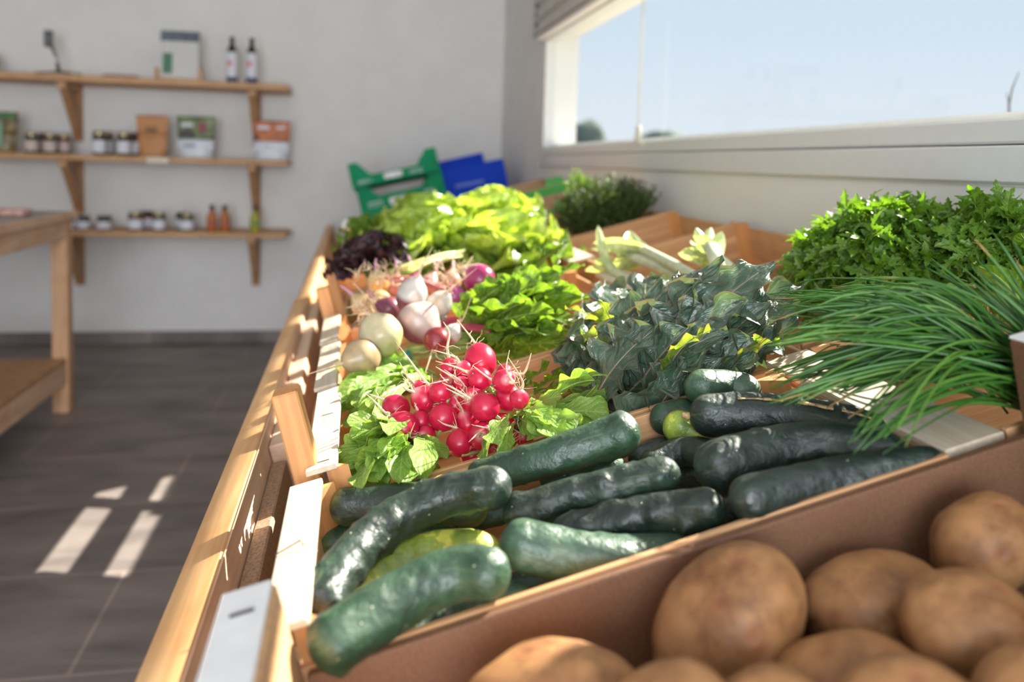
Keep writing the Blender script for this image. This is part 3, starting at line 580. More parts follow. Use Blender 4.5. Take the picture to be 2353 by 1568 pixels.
CUC = {
  'c1': (0.0203, [(0.292,0.817,0.005),(0.325,0.803,0.008),(0.357,0.791,0.012),(0.388,0.785,0.015),(0.417,0.783,0.018),(0.44,0.778,0.021)]),
  'c2': (0.0187, [(0.148,0.845,0.003),(0.172,0.84,0.0),(0.196,0.833,-0.003),(0.223,0.823,-0.006),(0.249,0.808,-0.009),(0.276,0.787,-0.012)]),
  'c3': (0.0164, [(0.123,0.839,-0.03),(0.148,0.843,-0.035),(0.174,0.845,-0.04),(0.2,0.847,-0.045),(0.232,0.843,-0.05),(0.268,0.834,-0.055)]),
  'c4': (0.0185, [(0.136,0.648,0.013),(0.152,0.688,0.016),(0.178,0.721,0.019),(0.211,0.742,0.022),(0.252,0.745,0.025),(0.298,0.728,0.028)]),
  'c5': (0.0195, [(0.137,0.68,-0.02),(0.161,0.713,-0.02),(0.189,0.732,-0.02),(0.219,0.736,-0.02),(0.247,0.726,-0.02),(0.27,0.705,-0.02)]),
  'c6': (0.0203, [(0.146,0.575,0.019),(0.169,0.589,0.019),(0.195,0.603,0.019),(0.223,0.612,0.02),(0.249,0.611,0.02),(0.268,0.598,0.02)]),
  'c7': (0.0127, [(0.189,0.629,-0.03),(0.208,0.636,-0.03),(0.227,0.642,-0.03),(0.247,0.644,-0.03),(0.268,0.641,-0.03),(0.29,0.634,-0.03)]),
  'c8': (0.0213, [(0.299,0.652,0.007),(0.324,0.645,-0.006),(0.352,0.638,-0.018),(0.384,0.636,-0.03),(0.422,0.64,-0.043),(0.463,0.652,-0.055)]),
  'c9': (0.0169, [(0.31,0.73,-0.005),(0.336,0.727,-0.003),(0.362,0.722,-0.001),(0.388,0.713,0.001),(0.417,0.705,0.003),(0.449,0.696,0.005)]),
  'c10': (0.0176, [(0.345,0.69,-0.016),(0.373,0.682,-0.015),(0.399,0.674,-0.014),(0.424,0.665,-0.013),(0.445,0.654,-0.012),(0.464,0.641,-0.01)]),
  'c11': (0.0200, [(0.364,0.812,-0.022),(0.378,0.815,-0.022),(0.391,0.817,-0.022),(0.402,0.814,-0.022),(0.411,0.804,-0.022),(0.419,0.793,-0.022)]),
  'c12': (0.0143, [(0.46,0.782,-0.023),(0.474,0.786,-0.023),(0.488,0.789,-0.022),(0.5,0.786,-0.022),(0.508,0.776,-0.021),(0.516,0.766,-0.02)]),
  'c13': (0.0240, [(0.492,0.684,0.001),(0.532,0.691,-0.002),(0.57,0.69,-0.005),(0.601,0.679,-0.007),(0.622,0.66,-0.01),(0.636,0.642,-0.013)]),
  'c14': (0.0166, [(0.482,0.602,0.01),(0.51,0.606,0.007),(0.546,0.608,0.003),(0.585,0.607,-0.001),(0.62,0.604,-0.005),(0.647,0.602,-0.008)]),
  'c15': (0.0216, [(0.527,0.779,0.012),(0.559,0.77,0.006),(0.596,0.75,-0.001),(0.626,0.722,-0.008),(0.646,0.697,-0.014),(0.657,0.686,-0.021)]),
  'c16': (0.0184, [(0.546,0.836,0.02),(0.559,0.84,0.016),(0.572,0.844,0.011),(0.583,0.845,0.007),(0.593,0.841,0.003),(0.603,0.837,-0.001)]),
  'c17': (0.0167, [(0.504,0.813,-0.003),(0.508,0.811,-0.006),(0.513,0.81,-0.009),(0.517,0.808,-0.012),(0.522,0.806,-0.015),(0.527,0.804,-0.018)]),
  'c18': (0.0164, [(0.5,0.845,-0.006),(0.507,0.845,-0.007),(0.513,0.846,-0.007),(0.519,0.846,-0.008),(0.526,0.847,-0.008),(0.532,0.847,-0.009)]),
  'c19': (0.0131, [(0.458,0.821,-0.03),(0.465,0.821,-0.03),(0.472,0.821,-0.03),(0.478,0.822,-0.03),(0.485,0.822,-0.03),(0.492,0.823,-0.03)]),
  'c20': (0.0116, [(0.261,0.814,-0.036),(0.269,0.814,-0.037),(0.277,0.814,-0.038),(0.285,0.815,-0.038),(0.293,0.815,-0.039),(0.302,0.815,-0.04)]),
  'c22': (0.0108, [(0.428,0.612,-0.025),(0.443,0.612,-0.025),(0.459,0.612,-0.025),(0.474,0.614,-0.025),(0.489,0.617,-0.025),(0.503,0.621,-0.025)]),
  'f1': (0.0161, [(0.289,0.718,-0.07),(0.309,0.715,-0.07),(0.329,0.712,-0.07),(0.348,0.71,-0.07),(0.368,0.707,-0.07),(0.388,0.704,-0.07)]),
  'f3': (0.0168, [(0.485,0.743,-0.062),(0.494,0.731,-0.062),(0.504,0.72,-0.062),(0.516,0.711,-0.062),(0.532,0.706,-0.062),(0.548,0.702,-0.062)]),
  'f4': (0.0176, [(0.544,0.766,-0.06),(0.559,0.758,-0.06),(0.574,0.751,-0.06),(0.594,0.742,-0.06),(0.616,0.731,-0.06),(0.64,0.72,-0.06)]),
  'f5': (0.0159, [(0.444,0.833,-0.058),(0.458,0.829,-0.058),(0.473,0.825,-0.058),(0.488,0.819,-0.058),(0.502,0.81,-0.058),(0.517,0.801,-0.058)]),
  'f2': (0.0173, [(0.142,0.784,-0.075),(0.156,0.794,-0.075),(0.17,0.802,-0.075),(0.186,0.804,-0.075),(0.204,0.799,-0.075),(0.221,0.794,-0.075)]),
}
RAD = [(0.336,1.011,0.068,0.0202),(0.326,0.965,0.058,0.0146),(0.298,1.019,0.066,0.0137),(0.312,0.992,0.067,0.0118),(0.304,0.976,0.055,0.0105),(0.349,0.924,0.061,0.0136),(0.355,0.948,0.063,0.0103),(0.351,0.936,0.036,0.0159),(0.359,0.9,0.043,0.0113),(0.311,0.945,0.042,0.0154),(0.32,0.915,0.04,0.0169),(0.272,0.951,0.03,0.0169),(0.257,0.993,0.045,0.017),(0.277,0.971,0.055,0.0141),(0.22,1.016,0.036,0.0179),(0.224,0.949,0.033,0.0188),(0.246,0.971,0.027,0.0125),(0.299,0.956,0.012,0.0171),(0.334,0.917,0.011,0.0161),(0.282,0.914,0.008,0.0154),(0.308,0.901,0.013,0.0157),(0.354,0.895,-0.001,0.0104),(0.293,0.928,-0.015,0.0152),(0.318,0.9,-0.008,0.0084),(0.29,0.971,0.034,0.0115),(0.255,1.02,0.051,0.0115),(0.248,0.95,0.016,0.0112),(0.29,0.997,0.055,0.0118)]
POT = [(0.421,0.521,-0.019,0.0508),(0.534,0.523,-0.045,0.0416),(0.632,0.524,-0.03,0.0367),(0.556,0.447,-0.03,0.0422),(0.464,0.452,-0.042,0.0374),(0.463,0.382,-0.01,0.0359),(0.282,0.496,-0.03,0.0539),(0.341,0.42,0.003,0.0371),(0.406,0.419,-0.02,0.0355),(0.536,0.374,-0.026,0.0363)]
def cvec(j):
    v = MC[:, j]; return Vector((float(v@DX), float(v[1]), float(v@DZ)))
CR, CU, CB = cvec(0), cvec(1), cvec(2)                    # directions used to turn roundish vegetables: across, up, towards the room's near end
UPZ = Vector((0, 0, 1))
def V(p): return Vector([float(q) for q in p])
def smooth_path(p, n):
    p = [V(q) for q in p]
    if len(p) == 2: p = [p[0], p[0].lerp(p[1], .33), p[0].lerp(p[1], .66), p[1]]
    q = [p[0]*2-p[1]]+p+[p[-1]*2-p[-2]]; m = len(p)-1; out = []
    for k in range(n):
        t = m*k/(n-1); i = min(int(t), m-1); u = t-i; a, b, c, d = q[i:i+4]
        out.append(.5*((2*b)+(c-a)*u+(2*a-5*b+4*c-d)*u*u+(-a+3*b-3*c+d)*u**3))
    return out

# ------------------------------------------------------------------ cucumbers
def cuc_mat(name, dark, mid, light, patch=.75, rough=.38, dots=True):
    m, t, b = newmat(name); co = coords(t)
    n = N(t, 'ShaderNodeTexNoise', Scale=24.0, Detail=5.0, Roughness=.6); t.links.new(co, n.inputs[0])
    c1 = ramp(t, n.outputs[0], [(.32, dark), (.55, mid), (patch, light)])
    a = N(t, 'ShaderNodeVertexColor', layer_name='tint'); mm = N(t, 'ShaderNodeMix', data_type='RGBA'); spc = t.nodes.new('ShaderNodeSeparateColor')
    t.links.new(a.outputs[0], spc.inputs[0]); t.links.new(spc.outputs[0], mm.inputs[0]); t.links.new(c1, mm.inputs[6]); mm.inputs[7].default_value = (.42, .52, .07, 1)
    # long pale hair-thin streaks
    uv = coords(t, 'UV', (22, 2.2, 1)); n2 = N(t, 'ShaderNodeTexNoise', Scale=1.0, Detail=4.0, Distortion=.4); t.links.new(uv, n2.inputs[0])
    st_ = ramp(t, n2.outputs[0], [(.60, (0, 0, 0)), (.68, (1, 1, 1)), (.72, (0, 0, 0))]); m2 = N(t, 'ShaderNodeMix', data_type='RGBA')
    f_ = N(t, 'ShaderNodeMath', operation='MULTIPLY'); t.links.new(st_, f_.inputs[0]); f_.inputs[1].default_value = .16
    t.links.new(f_.outputs[0], m2.inputs[0]); t.links.new(mm.outputs[2], m2.inputs[6]); m2.inputs[7].default_value = (.38, .45, .20, 1)
    out = m2.outputs[2]
    if dots:
        v = N(t, 'ShaderNodeTexVoronoi', Scale=105.0); t.links.new(co, v.inputs[0])
        dm = ramp(t, v.outputs['Distance'], [(.0, (1, 1, 1)), (.06, (1, 1, 1)), (.10, (0, 0, 0))]); m3 = N(t, 'ShaderNodeMix', data_type='RGBA')
        vs_ = t.nodes.new('ShaderNodeSeparateColor'); t.links.new(v.outputs['Color'], vs_.inputs[0])
        gt = N(t, 'ShaderNodeMath', operation='GREATER_THAN'); t.links.new(vs_.outputs[0], gt.inputs[0]); gt.inputs[1].default_value = .62
        f2 = N(t, 'ShaderNodeMath', operation='MULTIPLY'); t.links.new(dm, f2.inputs[0]); t.links.new(gt.outputs[0], f2.inputs[1])
        t.links.new(f2.outputs[0], m3.inputs[0]); t.links.new(out, m3.inputs[6]); m3.inputs[7].default_value = (.62, .60, .42, 1); out = m3.outputs[2]
    t.links.new(out, b.inputs['Base Color'])
    n5 = N(t, 'ShaderNodeTexNoise', Scale=45.0, Detail=6.0, Roughness=.75); t.links.new(co, n5.inputs[0])
    rr = ramp(t, n5.outputs[0], [(.35, (rough,)*3), (.65, (rough+.20,)*3)]); t.links.new(rr, b.inputs['Roughness'])
    b.inputs['Specular IOR Level'].default_value = .85
    n6 = N(t, 'ShaderNodeTexNoise', Scale=62.0, Detail=4.0, Roughness=.55); t.links.new(co, n6.inputs[0])
    if dots:
        ad = N(t, 'ShaderNodeMath', operation='MULTIPLY_ADD'); t.links.new(f2.outputs[0], ad.inputs[0]); ad.inputs[1].default_value = .5; t.links.new(n6.outputs[0], ad.inputs[2]); h_ = ad.outputs[0]
    else: h_ = n6.outputs[0]
    bump(t, h_, b, .75, .005); return m
CM = [cuc_mat('cucumber_dark', (.005, .015, .010), (.010, .030, .017), (.030, .068, .038)),
      cuc_mat('cucumber_green', (.010, .036, .018), (.019, .062, .028), (.060, .125, .060)),
      cuc_mat('cucumber_black', (.004, .012, .010), (.008, .022, .016), (.016, .045, .024)),
      cuc_mat('cucumber_yellow', (.06, .14, .03), (.34, .44, .05), (.60, .62, .09), .55),
      cuc_mat('cucumber_pale', (.018, .055, .030), (.042, .098, .054), (.12, .19, .11), .68, .34)]
CM_scar = plain('corky_scar', (.50, .33, .16), .8, noise_amt=.2, scale=300)
def cucumber(key, lab, mi=0, seed=0, bumpy=1.0, tip=0.0, e0=.75, e1=.75, taper=(1.0, 1.0), yel=0.0, stem_end=None):
    r, pts = CUC[key]; p = [V(q) for q in pts]
    d0 = (p[0]-p[1]).normalized(); d1 = (p[-1]-p[-2]).normalized()
    p = [p[0]+d0*r*e0]+p+[p[-1]+d1*r*e1]; NR = 72; NA = 36; cen = smooth_path(p, NR); L = sum((cen[i+1]-cen[i]).length for i in range(NR-1))
    mb = MB(); vs = []; uv = []; cols = []; side = None; s = 0
    rng = random.Random(seed)
    lumps = [(rng.random()*L, rng.random()*6.283, rng.uniform(.0009, .0024)*bumpy, rng.uniform(.004, .007)) for _ in range(int(L*330))]
    for i, c in enumerate(cen):
        if i: s += (cen[i]-cen[i-1]).length
        t = (cen[min(i+1, NR-1)]-cen[max(i-1, 0)]).normalized()
        if side is None: side = t.cross(UPZ)
        side = (side-t*side.dot(t)).normalized(); w_ = side.cross(t)
        cap = r*1.0; k = 1.0
        if s < cap: k = max(0.03, 1-(1-s/cap)**2.3)**.5
        if L-s < cap: k = min(k, max(.03, 1-(1-(L-s)/cap)**2.3)**.5)
        q = s/L; tp = taper[0]*(1-q)+taper[1]*q; mid = 1+.06*math.sin(q*math.pi)
        for j in range(NA):
            a = 2*math.pi*j/NA; rad = r*k*tp*mid*(1+.018*math.cos(5*a+seed)+.05*noise.noise(Vector((math.cos(a)*1.2, math.sin(a)*1.2, s*30+seed*7))))
            for (ls, la, lh, lw_) in lumps:
                ds = s-ls
                if abs(ds) < lw_*2.2:
                    da = (a-la+math.pi) % (2*math.pi)-math.pi; dd = ds*ds+(da*r)**2
                    if dd < lw_*lw_*5: rad += lh*math.exp(-dd/(lw_*lw_))*k
            vs.append(c+side*math.cos(a)*rad+w_*math.sin(a)*rad); uv.append((j/NA, q*L/.2))
            under = max(0, -math.sin(a)*-1) if False else 0
            e_ = max(0, 1-min(q, 1-q)*L/.018) if yel else 0
            lowv = max(0., -(side*math.cos(a)+w_*math.sin(a)).z-.25)
            cols.append((min(1, yel*(e_*.6*(.5+noise.noise(Vector((a, q*9, seed))))+lowv*.8)), 0, 0))
    fs = [(i*NA+j, i*NA+(j+1) % NA, (i+1)*NA+(j+1) % NA, (i+1)*NA+j) for i in range(NR-1) for j in range(NA)]
    fs += [tuple(range(NA-1, -1, -1)), tuple((NR-1)*NA+j for j in range(NA))]
    mb.add(vs, fs, uv, 0, cols)
    c_ = cen[NR//2]; base = (c_.x, c_.y, c_.z-r)
    o = solo('cucumber', mb, CM[mi], base, lab, 'cucumber', 'cucumbers in the wooden crate', smooth=True)
    if stem_end is not None:
        e_ = cen[0] if stem_end == 0 else cen[-1]; dd = d0 if stem_end == 0 else d1
        part('stem_stub', MB().tube([e_-dd*.001, e_+dd*.004, e_+dd*.007+UPZ*.001], [.0042, .0032, .0026], 8), CM_scar, o, True)
    return o, cen, r
cucumber('c1', 'long green cucumber resting against the radishes, bright sheen on its fat right end', 1, 1, .8, taper=(.72, 1.08))
cucumber('c2', 'dark cucumber lying behind the rest in the aisle corner of the crate', 0, 2, .5, yel=.5)
cucumber('c3', 'cucumber with a yellowish blunt tip poking out low beside the pale slat', 1, 3, 1, yel=.9)
cucumber('c4', 'long curved warty dark cucumber reaching from the pale slat up to the long sheeny one', 0, 4, 1.35, taper=(.96, 1.0))
cucumber('c5', 'yellow-green blotched cucumber between the curved warty one and the big front one', 3, 5, 1.0)
cucumber('c6', 'big smooth deep green cucumber nearest the aisle corner in front', 1, 6, .55, taper=(1.05, .93))
cucumber('c7', 'small green cucumber low behind the brown board, under the big front one', 4, 7, .6)
cucumber('c8', 'big pale-veined cucumber with a bent tip, middle of the front row', 4, 8, .6, taper=(.98, 1.0))
cucumber('c9', 'straight dark cucumber with a row of warts, topmost in the middle', 0, 9, 1.3, taper=(.95, .97))
cucumber('c10', 'very dark warty cucumber just in front of the straight topmost one', 2, 10, 1.3, taper=(.85, 1.05))
cucumber('c11', 'short light green bumpy cucumber hump behind the straight topmost one', 4, 11, 1.2)
cucumber('c12', 'dark cucumber half buried behind the blackish glossy one', 0, 12, .7)
cucumber('c13', 'large blackish glossy cucumber with net-like patches of sunlight', 2, 13, .6, taper=(1.05, .8))
cucumber('c14', 'long black cucumber touching the brown board at the right', 2, 14, .5, taper=(1.05, .8))
o, cen, r_ = cucumber('c15', 'fat cucumber with a corky brown scar along its top', 2, 15, .6, taper=(1.0, .95), stem_end=0)
sc_ = MB(); pp = []
rng = random.Random(5)
for i in range(18, 56, 2):
    pp.append(cen[i]+Vector((.000, -.010, r_*.955))+Vector((0, rng.uniform(-.003, .003), .0)))
for a, b_ in zip(pp[:-1], pp[1:]):
    if rng.random() < .8: sc_.tube([a, b_], [rng.uniform(.0012, .003)]*2, 6, sq=.4)
part('scar', sc_, CM_scar, o, True)
cucumber('c16', 'short thick cucumber farthest back beside the kale, scuffed on top', 4, 16, .6)
cucumber('c17', 'light green cucumber end poking out left of the scarred one', 3, 17, .4, yel=.4)
cucumber('c18', 'dark green cucumber end tucked behind the light green end', 1, 18, .5)
cucumber('c19', 'dark cucumber low in the gap before the kale stalks', 2, 19, .4)
cucumber('c20', 'slim dark cucumber glimpsed between the curved and the straight ones', 1, 20, .4)
cucumber('c22', 'cucumber tip showing above the brown board right of the pale-veined one', 4, 22, .6)
cucumber('f3', 'cucumber buried under the right end of the black warty one', 0, 33, .5)
cucumber('f4', 'cucumber buried beneath the large blackish one', 2, 34, .5)
cucumber('f5', 'cucumber buried below the right end of the straight topmost one', 0, 35, .5)
cucumber('f1', 'cucumber buried at the bottom under the pale-veined one', 1, 23, .5)
cucumber('f2', 'cucumber buried at the bottom under the yellow-green one', 1, 24, .5)

# ------------------------------------------------------------------ potatoes
m, t, b = newmat('potato_skin'); MP = m; co = coords(t)
n = N(t, 'ShaderNodeTexNoise', Scale=9.0, Detail=5.0, Roughness=.55); t.links.new(co, n.inputs[0])
c1 = ramp(t, n.outputs[0], [(.30, (.22, .105, .045)), (.5, (.38, .185, .075)), (.7, (.50, .27, .115))])
n2 = N(t, 'ShaderNodeTexNoise', Scale=18.0, Detail=6.0, Roughness=.7); t.links.new(co, n2.inputs[0])
c2 = ramp(t, n2.outputs[0], [(.32, (.40, .32, .27)), (.50, (1, 1, 1))]); mm = N(t, 'ShaderNodeMix', data_type='RGBA', blend_type='MULTIPLY'); mm.inputs[0].default_value = .8
t.links.new(c1, mm.inputs[6]); t.links.new(c2, mm.inputs[7])
a_ = N(t, 'ShaderNodeVertexColor', layer_name='tint'); m5 = N(t, 'ShaderNodeMix', data_type='RGBA', blend_type='MULTIPLY'); m5.inputs[0].default_value = 1
t.links.new(mm.outputs[2], m5.inputs[6]); t.links.new(a_.outputs[0], m5.inputs[7]); t.links.new(m5.outputs[2], b.inputs['Base Color'])
b.inputs['Roughness'].default_value = .5; b.inputs['Specular IOR Level'].default_value = .35
n3 = N(t, 'ShaderNodeTexNoise', Scale=120.0, Detail=4.0); t.links.new(co, n3.inputs[0]); bump(t, n3.outputs[0], b, .25, .001)
def potato(i, ang, ax, lab, seed):
    x, y, z, r = POT[i]; c = Vector((x, y, z))-CU*.009; ca, sa = math.cos(R(ang)), math.sin(R(ang))
    e1 = CR*ca+CU*sa; e2 = -CR*sa+CU*ca; e3 = CB
    bm = bmesh.new(); bmesh.ops.create_icosphere(bm, subdivisions=5, radius=1); vs = []; cl = []; rng = random.Random(seed)
    eyes = [Vector((rng.gauss(0, 1), rng.gauss(0, 1), rng.gauss(.5, .8))).normalized() for _ in range(9)]
    for q in bm.verts:
        u = q.co; k = 1+.07*noise.noise(u*1.3+Vector((seed*3.1, 0, 0)))+.02*noise.noise(u*4+Vector((seed, 0, 0)))
        col = 1.0; pk = 0
        for e_ in eyes:
            d = (u-e_).length
            if d < .32: k -= .035*math.exp(-(d/.09)**2); pk = max(pk, math.exp(-(d/.11)**2))
        vs.append(c+(e1*u.x*ax[0]+e2*u.y*ax[1]+e3*u.z*ax[2])*r*k); cl.append((1-.14*pk, 1-.34*pk, 1-.24*pk))
    bm.verts.index_update(); fs = [tuple(q.index for q in f.verts) for f in bm.faces]; bm.free()
    return solo('potato', MB().add(vs, fs, None, 0, cl), MP, (x, y, z-r*.9), lab, 'potato', 'potatoes in the foreground crate', smooth=True)
potato(0, 48, (1.24, .87, .95), 'big oval potato leaning diagonally against the brown board, middle of the crate', 1)
potato(1, 8, (1.33, .86, 1.0), 'broad potato just right of the big diagonal one with dark smudges', 2)
potato(2, 30, (1.12, .95, .95), 'shaded potato highest at the right edge by the tall board', 3)
potato(3, -12, (1.10, .90, .95), 'lit potato cut by the right edge below the shaded one', 4)
potato(4, 14, (1.42, .95, 1.0), 'smooth potato at the bottom edge below the broad one', 5)
potato(5, 5, (1.2, .92, .95), 'pale-topped potato cut by the bottom edge, foremost at the right', 6)
potato(6, 12, (1.26, .98, .95), 'potato cut by the bottom edge at the left of the crate', 7)
for i, an in ((7, 30), (8, -20), (9, 40)): potato(i, an, (1.1, .9, .95), ['potato low between the left one and the big diagonal one', 'potato low in the dark gap under the big diagonal one', 'potato at the far right corner under the lit one'][i-7], 8+i)

# ------------------------------------------------------------------ leaves
def blade(mb, B0, D, Nn, L, Wd, bend=.8, cup=.25, ruf=.12, rf=7, lobes=0, ldep=.0, jag=.0, shape='ovate', nv=22, nu=9, seed=0, mi=0, twist=0.):
    rng = random.Random(seed); D = V(D).normalized(); Nn = V(Nn); Nn = (Nn-D*Nn.dot(D))
    Nn = Nn.normalized() if Nn.length > 1e-4 else D.orthogonal().normalized()
    S = D.cross(Nn); pos = V(B0); vs = []; uv = []; ph = [rng.random()*6.28 for _ in range(6)]; jl = [[1-jag*rng.random() for _ in range(nv+1)] for _ in (0, 1)]; spine = []
    for i in range(nv+1):
        v = i/nv; th = bend/nv
        if i:
            D2 = D*math.cos(th)-Nn*math.sin(th); Nn = Nn*math.cos(th)+D*math.sin(th); D = D2; pos = pos+D*(L/nv)
        if twist:
            S = (S*math.cos(twist/nv)+Nn*math.sin(twist/nv)); Nn = S.cross(D)
        if shape == 'ovate': w = math.sin(math.pi*min(1, v**.75))**.8
        elif shape == 'obovate': w = (.18+.82*v**1.3)*(1-max(0, (v-.72)/.28)**2.4)**.6
        elif shape == 'fan': w = (.30+.70*v**.8)*(1-max(0, (v-.80)/.20)**2.6)**.5
        else: w = math.sin(math.pi*v)**.5
        w = max(w, .04)*Wd
        for j in range(nu):
            u = -1+2*j/(nu-1); sd = 0 if u < 0 else 1; a = abs(u)
            lb = 1.0
            if lobes: lb = 1-ldep*(.5+.5*math.cos(2*math.pi*lobes*v+ph[sd]*.4))*min(1, a*1.2)**1.5
            lb *= 1-(1-jl[sd][i])*a*a
            rr = ruf*Wd*a*a*math.sin(rf*2*math.pi*v+ph[2+sd])+ruf*.5*Wd*a*math.sin(rf*4.7*v+ph[4]+u*2)
            vs.append(pos+S*(u*w*lb)+Nn*(cup*u*u*w+rr)); uv.append((u, v))
        spine.append(pos.copy())
    fs = [(i*nu+j, i*nu+j+1, (i+1)*nu+j+1, (i+1)*nu+j) for i in range(nv) for j in range(nu-1)]
    mb.add(vs, fs, uv, mi); return spine
def rdir(rng, k=1.0): return Vector((rng.gauss(0, k), rng.gauss(0, k), rng.gauss(0, k)))
def leaf_to(mb, st_, base, tip, Wd, rng, arch=.02, up=UPZ, petiole=.25, nj=.5, sr=.0018, **kw):
    """one leaf from base to tip: stalk first, then the blade"""
    base, tip = V(base), V(tip); d = tip-base; L = d.length
    if L < 1e-4: return
    dn = d/L; n_ = (V(up)+rdir(rng, nj)); n_ = (n_-dn*n_.dot(dn)).normalized(); bend = kw.pop('bend', .7)
    s0 = base+d*petiole+n_*arch*.6
    st_.tube(smooth_path([base, base+d*petiole*.5+n_*arch*.45, s0], 6), [sr*1.25, sr*1.2, sr*1.15, sr*1.1, sr, sr], 6)
    D = dn*math.cos(bend*.45)+n_*math.sin(bend*.45); sp = blade(mb, s0, D, n_, L*(1-petiole)*1.04, Wd, bend=bend, seed=rng.randrange(10**6), **kw)
    st_.tube([q-n_*.0004 for q in sp[::3]], [sr*(1-.8*k/(len(sp[::3])-1)) for k in range(len(sp[::3]))], 5)
LM = {}
LM['radish'] = leafmat('radish_leaf', (.20, .38, .05), (.33, .50, .10), (.50, .62, .25), .38, .45)
LM['kale'] = leafmat('kale_leaf', (.055, .11, .070), (.11, .175, .115), (.20, .21, .16), .26, .30, edge=(.15, .13, .09), spec=.8, bstr=1.0, freq=8)
LM['kale_y'] = leafmat('kale_leaf_yellow', (.12, .24, .03), (.30, .38, .05), (.4, .42, .15), .45, .4, edge=(.32, .15, .05))
LM['beet'] = leafmat('turnip_leaf', (.095, .21, .02), (.21, .36, .03), (.42, .50, .14), .46, .34, spec=.6, bstr=1.0)
LM['lettuce'] = leafmat('lettuce_leaf', (.30, .46, .04), (.52, .66, .11), (.66, .72, .30), .40, .20, spec=1.0, freq=6, bstr=1.0)
LM['lettuce_d'] = leafmat('lettuce_outer', (.10, .20, .02), (.20, .32, .04), (.4, .45, .15), .3, .4, freq=6)
LM['purple'] = leafmat('purple_leaf', (.022, .010, .014), (.06, .022, .03), (.10, .04, .04), .12, .5, freq=6)
LM['parsley'] = leafmat('parsley_leaf', (.075, .19, .012), (.16, .31, .025), (.24, .38, .06), .42, .28, spec=.7, freq=5, bstr=.3)
LM['basil'] = leafmat('basil_leaf', (.11, .26, .02), (.2, .38, .04), (.35, .45, .12), .42, .35, freq=6)
LM['leek'] = leafmat('leek_leaf', (.42, .52, .26), (.62, .68, .42), (.7, .75, .5), .3, .4, freq=2, bstr=.2)
LM['onionleaf'] = leafmat('spring_onion_leaf', (.35, .42, .05), (.52, .52, .14), (.6, .6, .3), .35, .4, freq=2, bstr=.2)
LM['stem_g'] = plain('green_stalk', (.33, .45, .13), .4, noise_amt=.15, scale=60)
LM['stem_p'] = plain('purple_stalk', (.20, .045, .10), .4, noise_amt=.15, scale=60)
LM['stem_r'] = plain('beet_stalk', (.36, .03, .07), .35, noise_amt=.15, scale=60)
LM['stem_k'] = plain('kale_rib', (.30, .27, .18), .45, noise_amt=.15, scale=60)
LM['band'] = plain('teal_rubber_band', (.0, .30, .25), .45)
LM['root'] = plain('dry_root', (.72, .52, .34), .7, noise_amt=.15, scale=120)
def roots(mb, p, d, rng, n=5, L=.02, r=.0006):
    for _ in range(n):
        q = [V(p)]; dd = (V(d)+rdir(rng, .45)).normalized(); l = L*rng.uniform(.4, 1.2)
        for k in range(5): dd = (dd+rdir(rng, .35)).normalized(); q.append(q[-1]+dd*l/5)
        mb.tube(q, [r, r*.9, r*.8, r*.6, r*.5, r*.3], 5)
def curly(mb, p, pts, r0): 
    q = smooth_path([V(p)]+[V(x) for x in pts], 14); mb.tube(q, [r0*(1-.82*k/13) for k in range(14)], 6)

# ------------------------------------------------------------------ radishes in three tied bunches
M['radish'] = tinted('radish_skin', .28, .6, amt=.10, bscale=90)
def bulb(c, r, axis, prof=1.0, cols=None, el=1.05, n=26, k=20, wob=.03, seed=0):
    """round root: axis points to the tail"""
    ax = V(axis).normalized(); s = ax.orthogonal().normalized(); w_ = ax.cross(s); vs = []; cl = []
    for i in range(k+1):
        th = math.pi*i/k; z = -math.cos(th); rr = math.sin(th); q = (z+1)/2
        if q > .75: rr *= 1-.25*((q-.75)/.25)**2*prof
        for j in range(n):
            a = 2*math.pi*j/n; d = 1+wob*noise.noise(Vector((math.cos(a)*rr, math.sin(a)*rr, z))*1.6+Vector((seed*5.3, 0, 0)))
            vs.append(V(c)+ax*(z*r*el*d+(max(0, q-.85)*r*1.1*prof))+(s*math.cos(a)+w_*math.sin(a))*rr*r*d); cl.append(cols(q, a) if cols else None)
    fs = [(i*n+j, i*n+(j+1) % n, (i+1)*n+(j+1) % n, (i+1)*n+j) for i in range(k) for j in range(n)]
    return MB().add(vs, fs, None, 0, cl), V(c)+ax*r*el*1.12
def radcol(q, a): 
    k = max(0, (q-.9)/.1); return (.60+.25*k, .012+.30*k, .055+.28*k)
bun = {}
LR = {}
assign = {'low': [12, 14, 15, 16, 11, 26, 25, 13], 'mid': [9, 17, 19, 20, 22, 23, 24, 10, 18, 21], 'top': [0, 1, 2, 3, 4, 5, 6, 7, 8, 27]}
labs = {'low': 'radish bunch at the aisle side, tied with a teal band low among green stalks', 'mid': 'radish bunch nearest the cucumbers, its red roots facing the front', 'top': 'radish bunch on top at the back with the tallest long radish and stringy tails'}
ties = {'low': P(958, 1022, -.02), 'mid': P(1203, 968, .0), 'top': P(1130, 900, .02)}
rng = random.Random(11)
roots_px = {0: [(1085, 780), (1050, 735)], 2: [(1027, 800), (1032, 765), (1018, 740)], 12: None, 14: [(870, 915), (845, 905)], 15: [(890, 955), (862, 925), (840, 905)], 16: [(955, 930), (945, 890), (925, 870)],
            13: [(980, 880), (950, 840), (905, 780)], 5: [(1180, 880), (1163, 850), (1170, 805)], 6: [(1200, 860), (1213, 835), (1220, 812)], 19: [(1050, 985), (1020, 975), (1005, 965)], 10: [(1085, 920), (1045, 895), (1015, 880)], 1: [(1080, 860), (1050, 845), (1000, 830)], 11: [(1028, 925), (1035, 895), (1010, 860)], 7: [(1150, 890), (1110, 860), (1085, 840)], 22: [(1070, 1010), (1040, 995), (1010, 965)], 18: [(1165, 1000), (1140, 1005), (1115, 995)]}
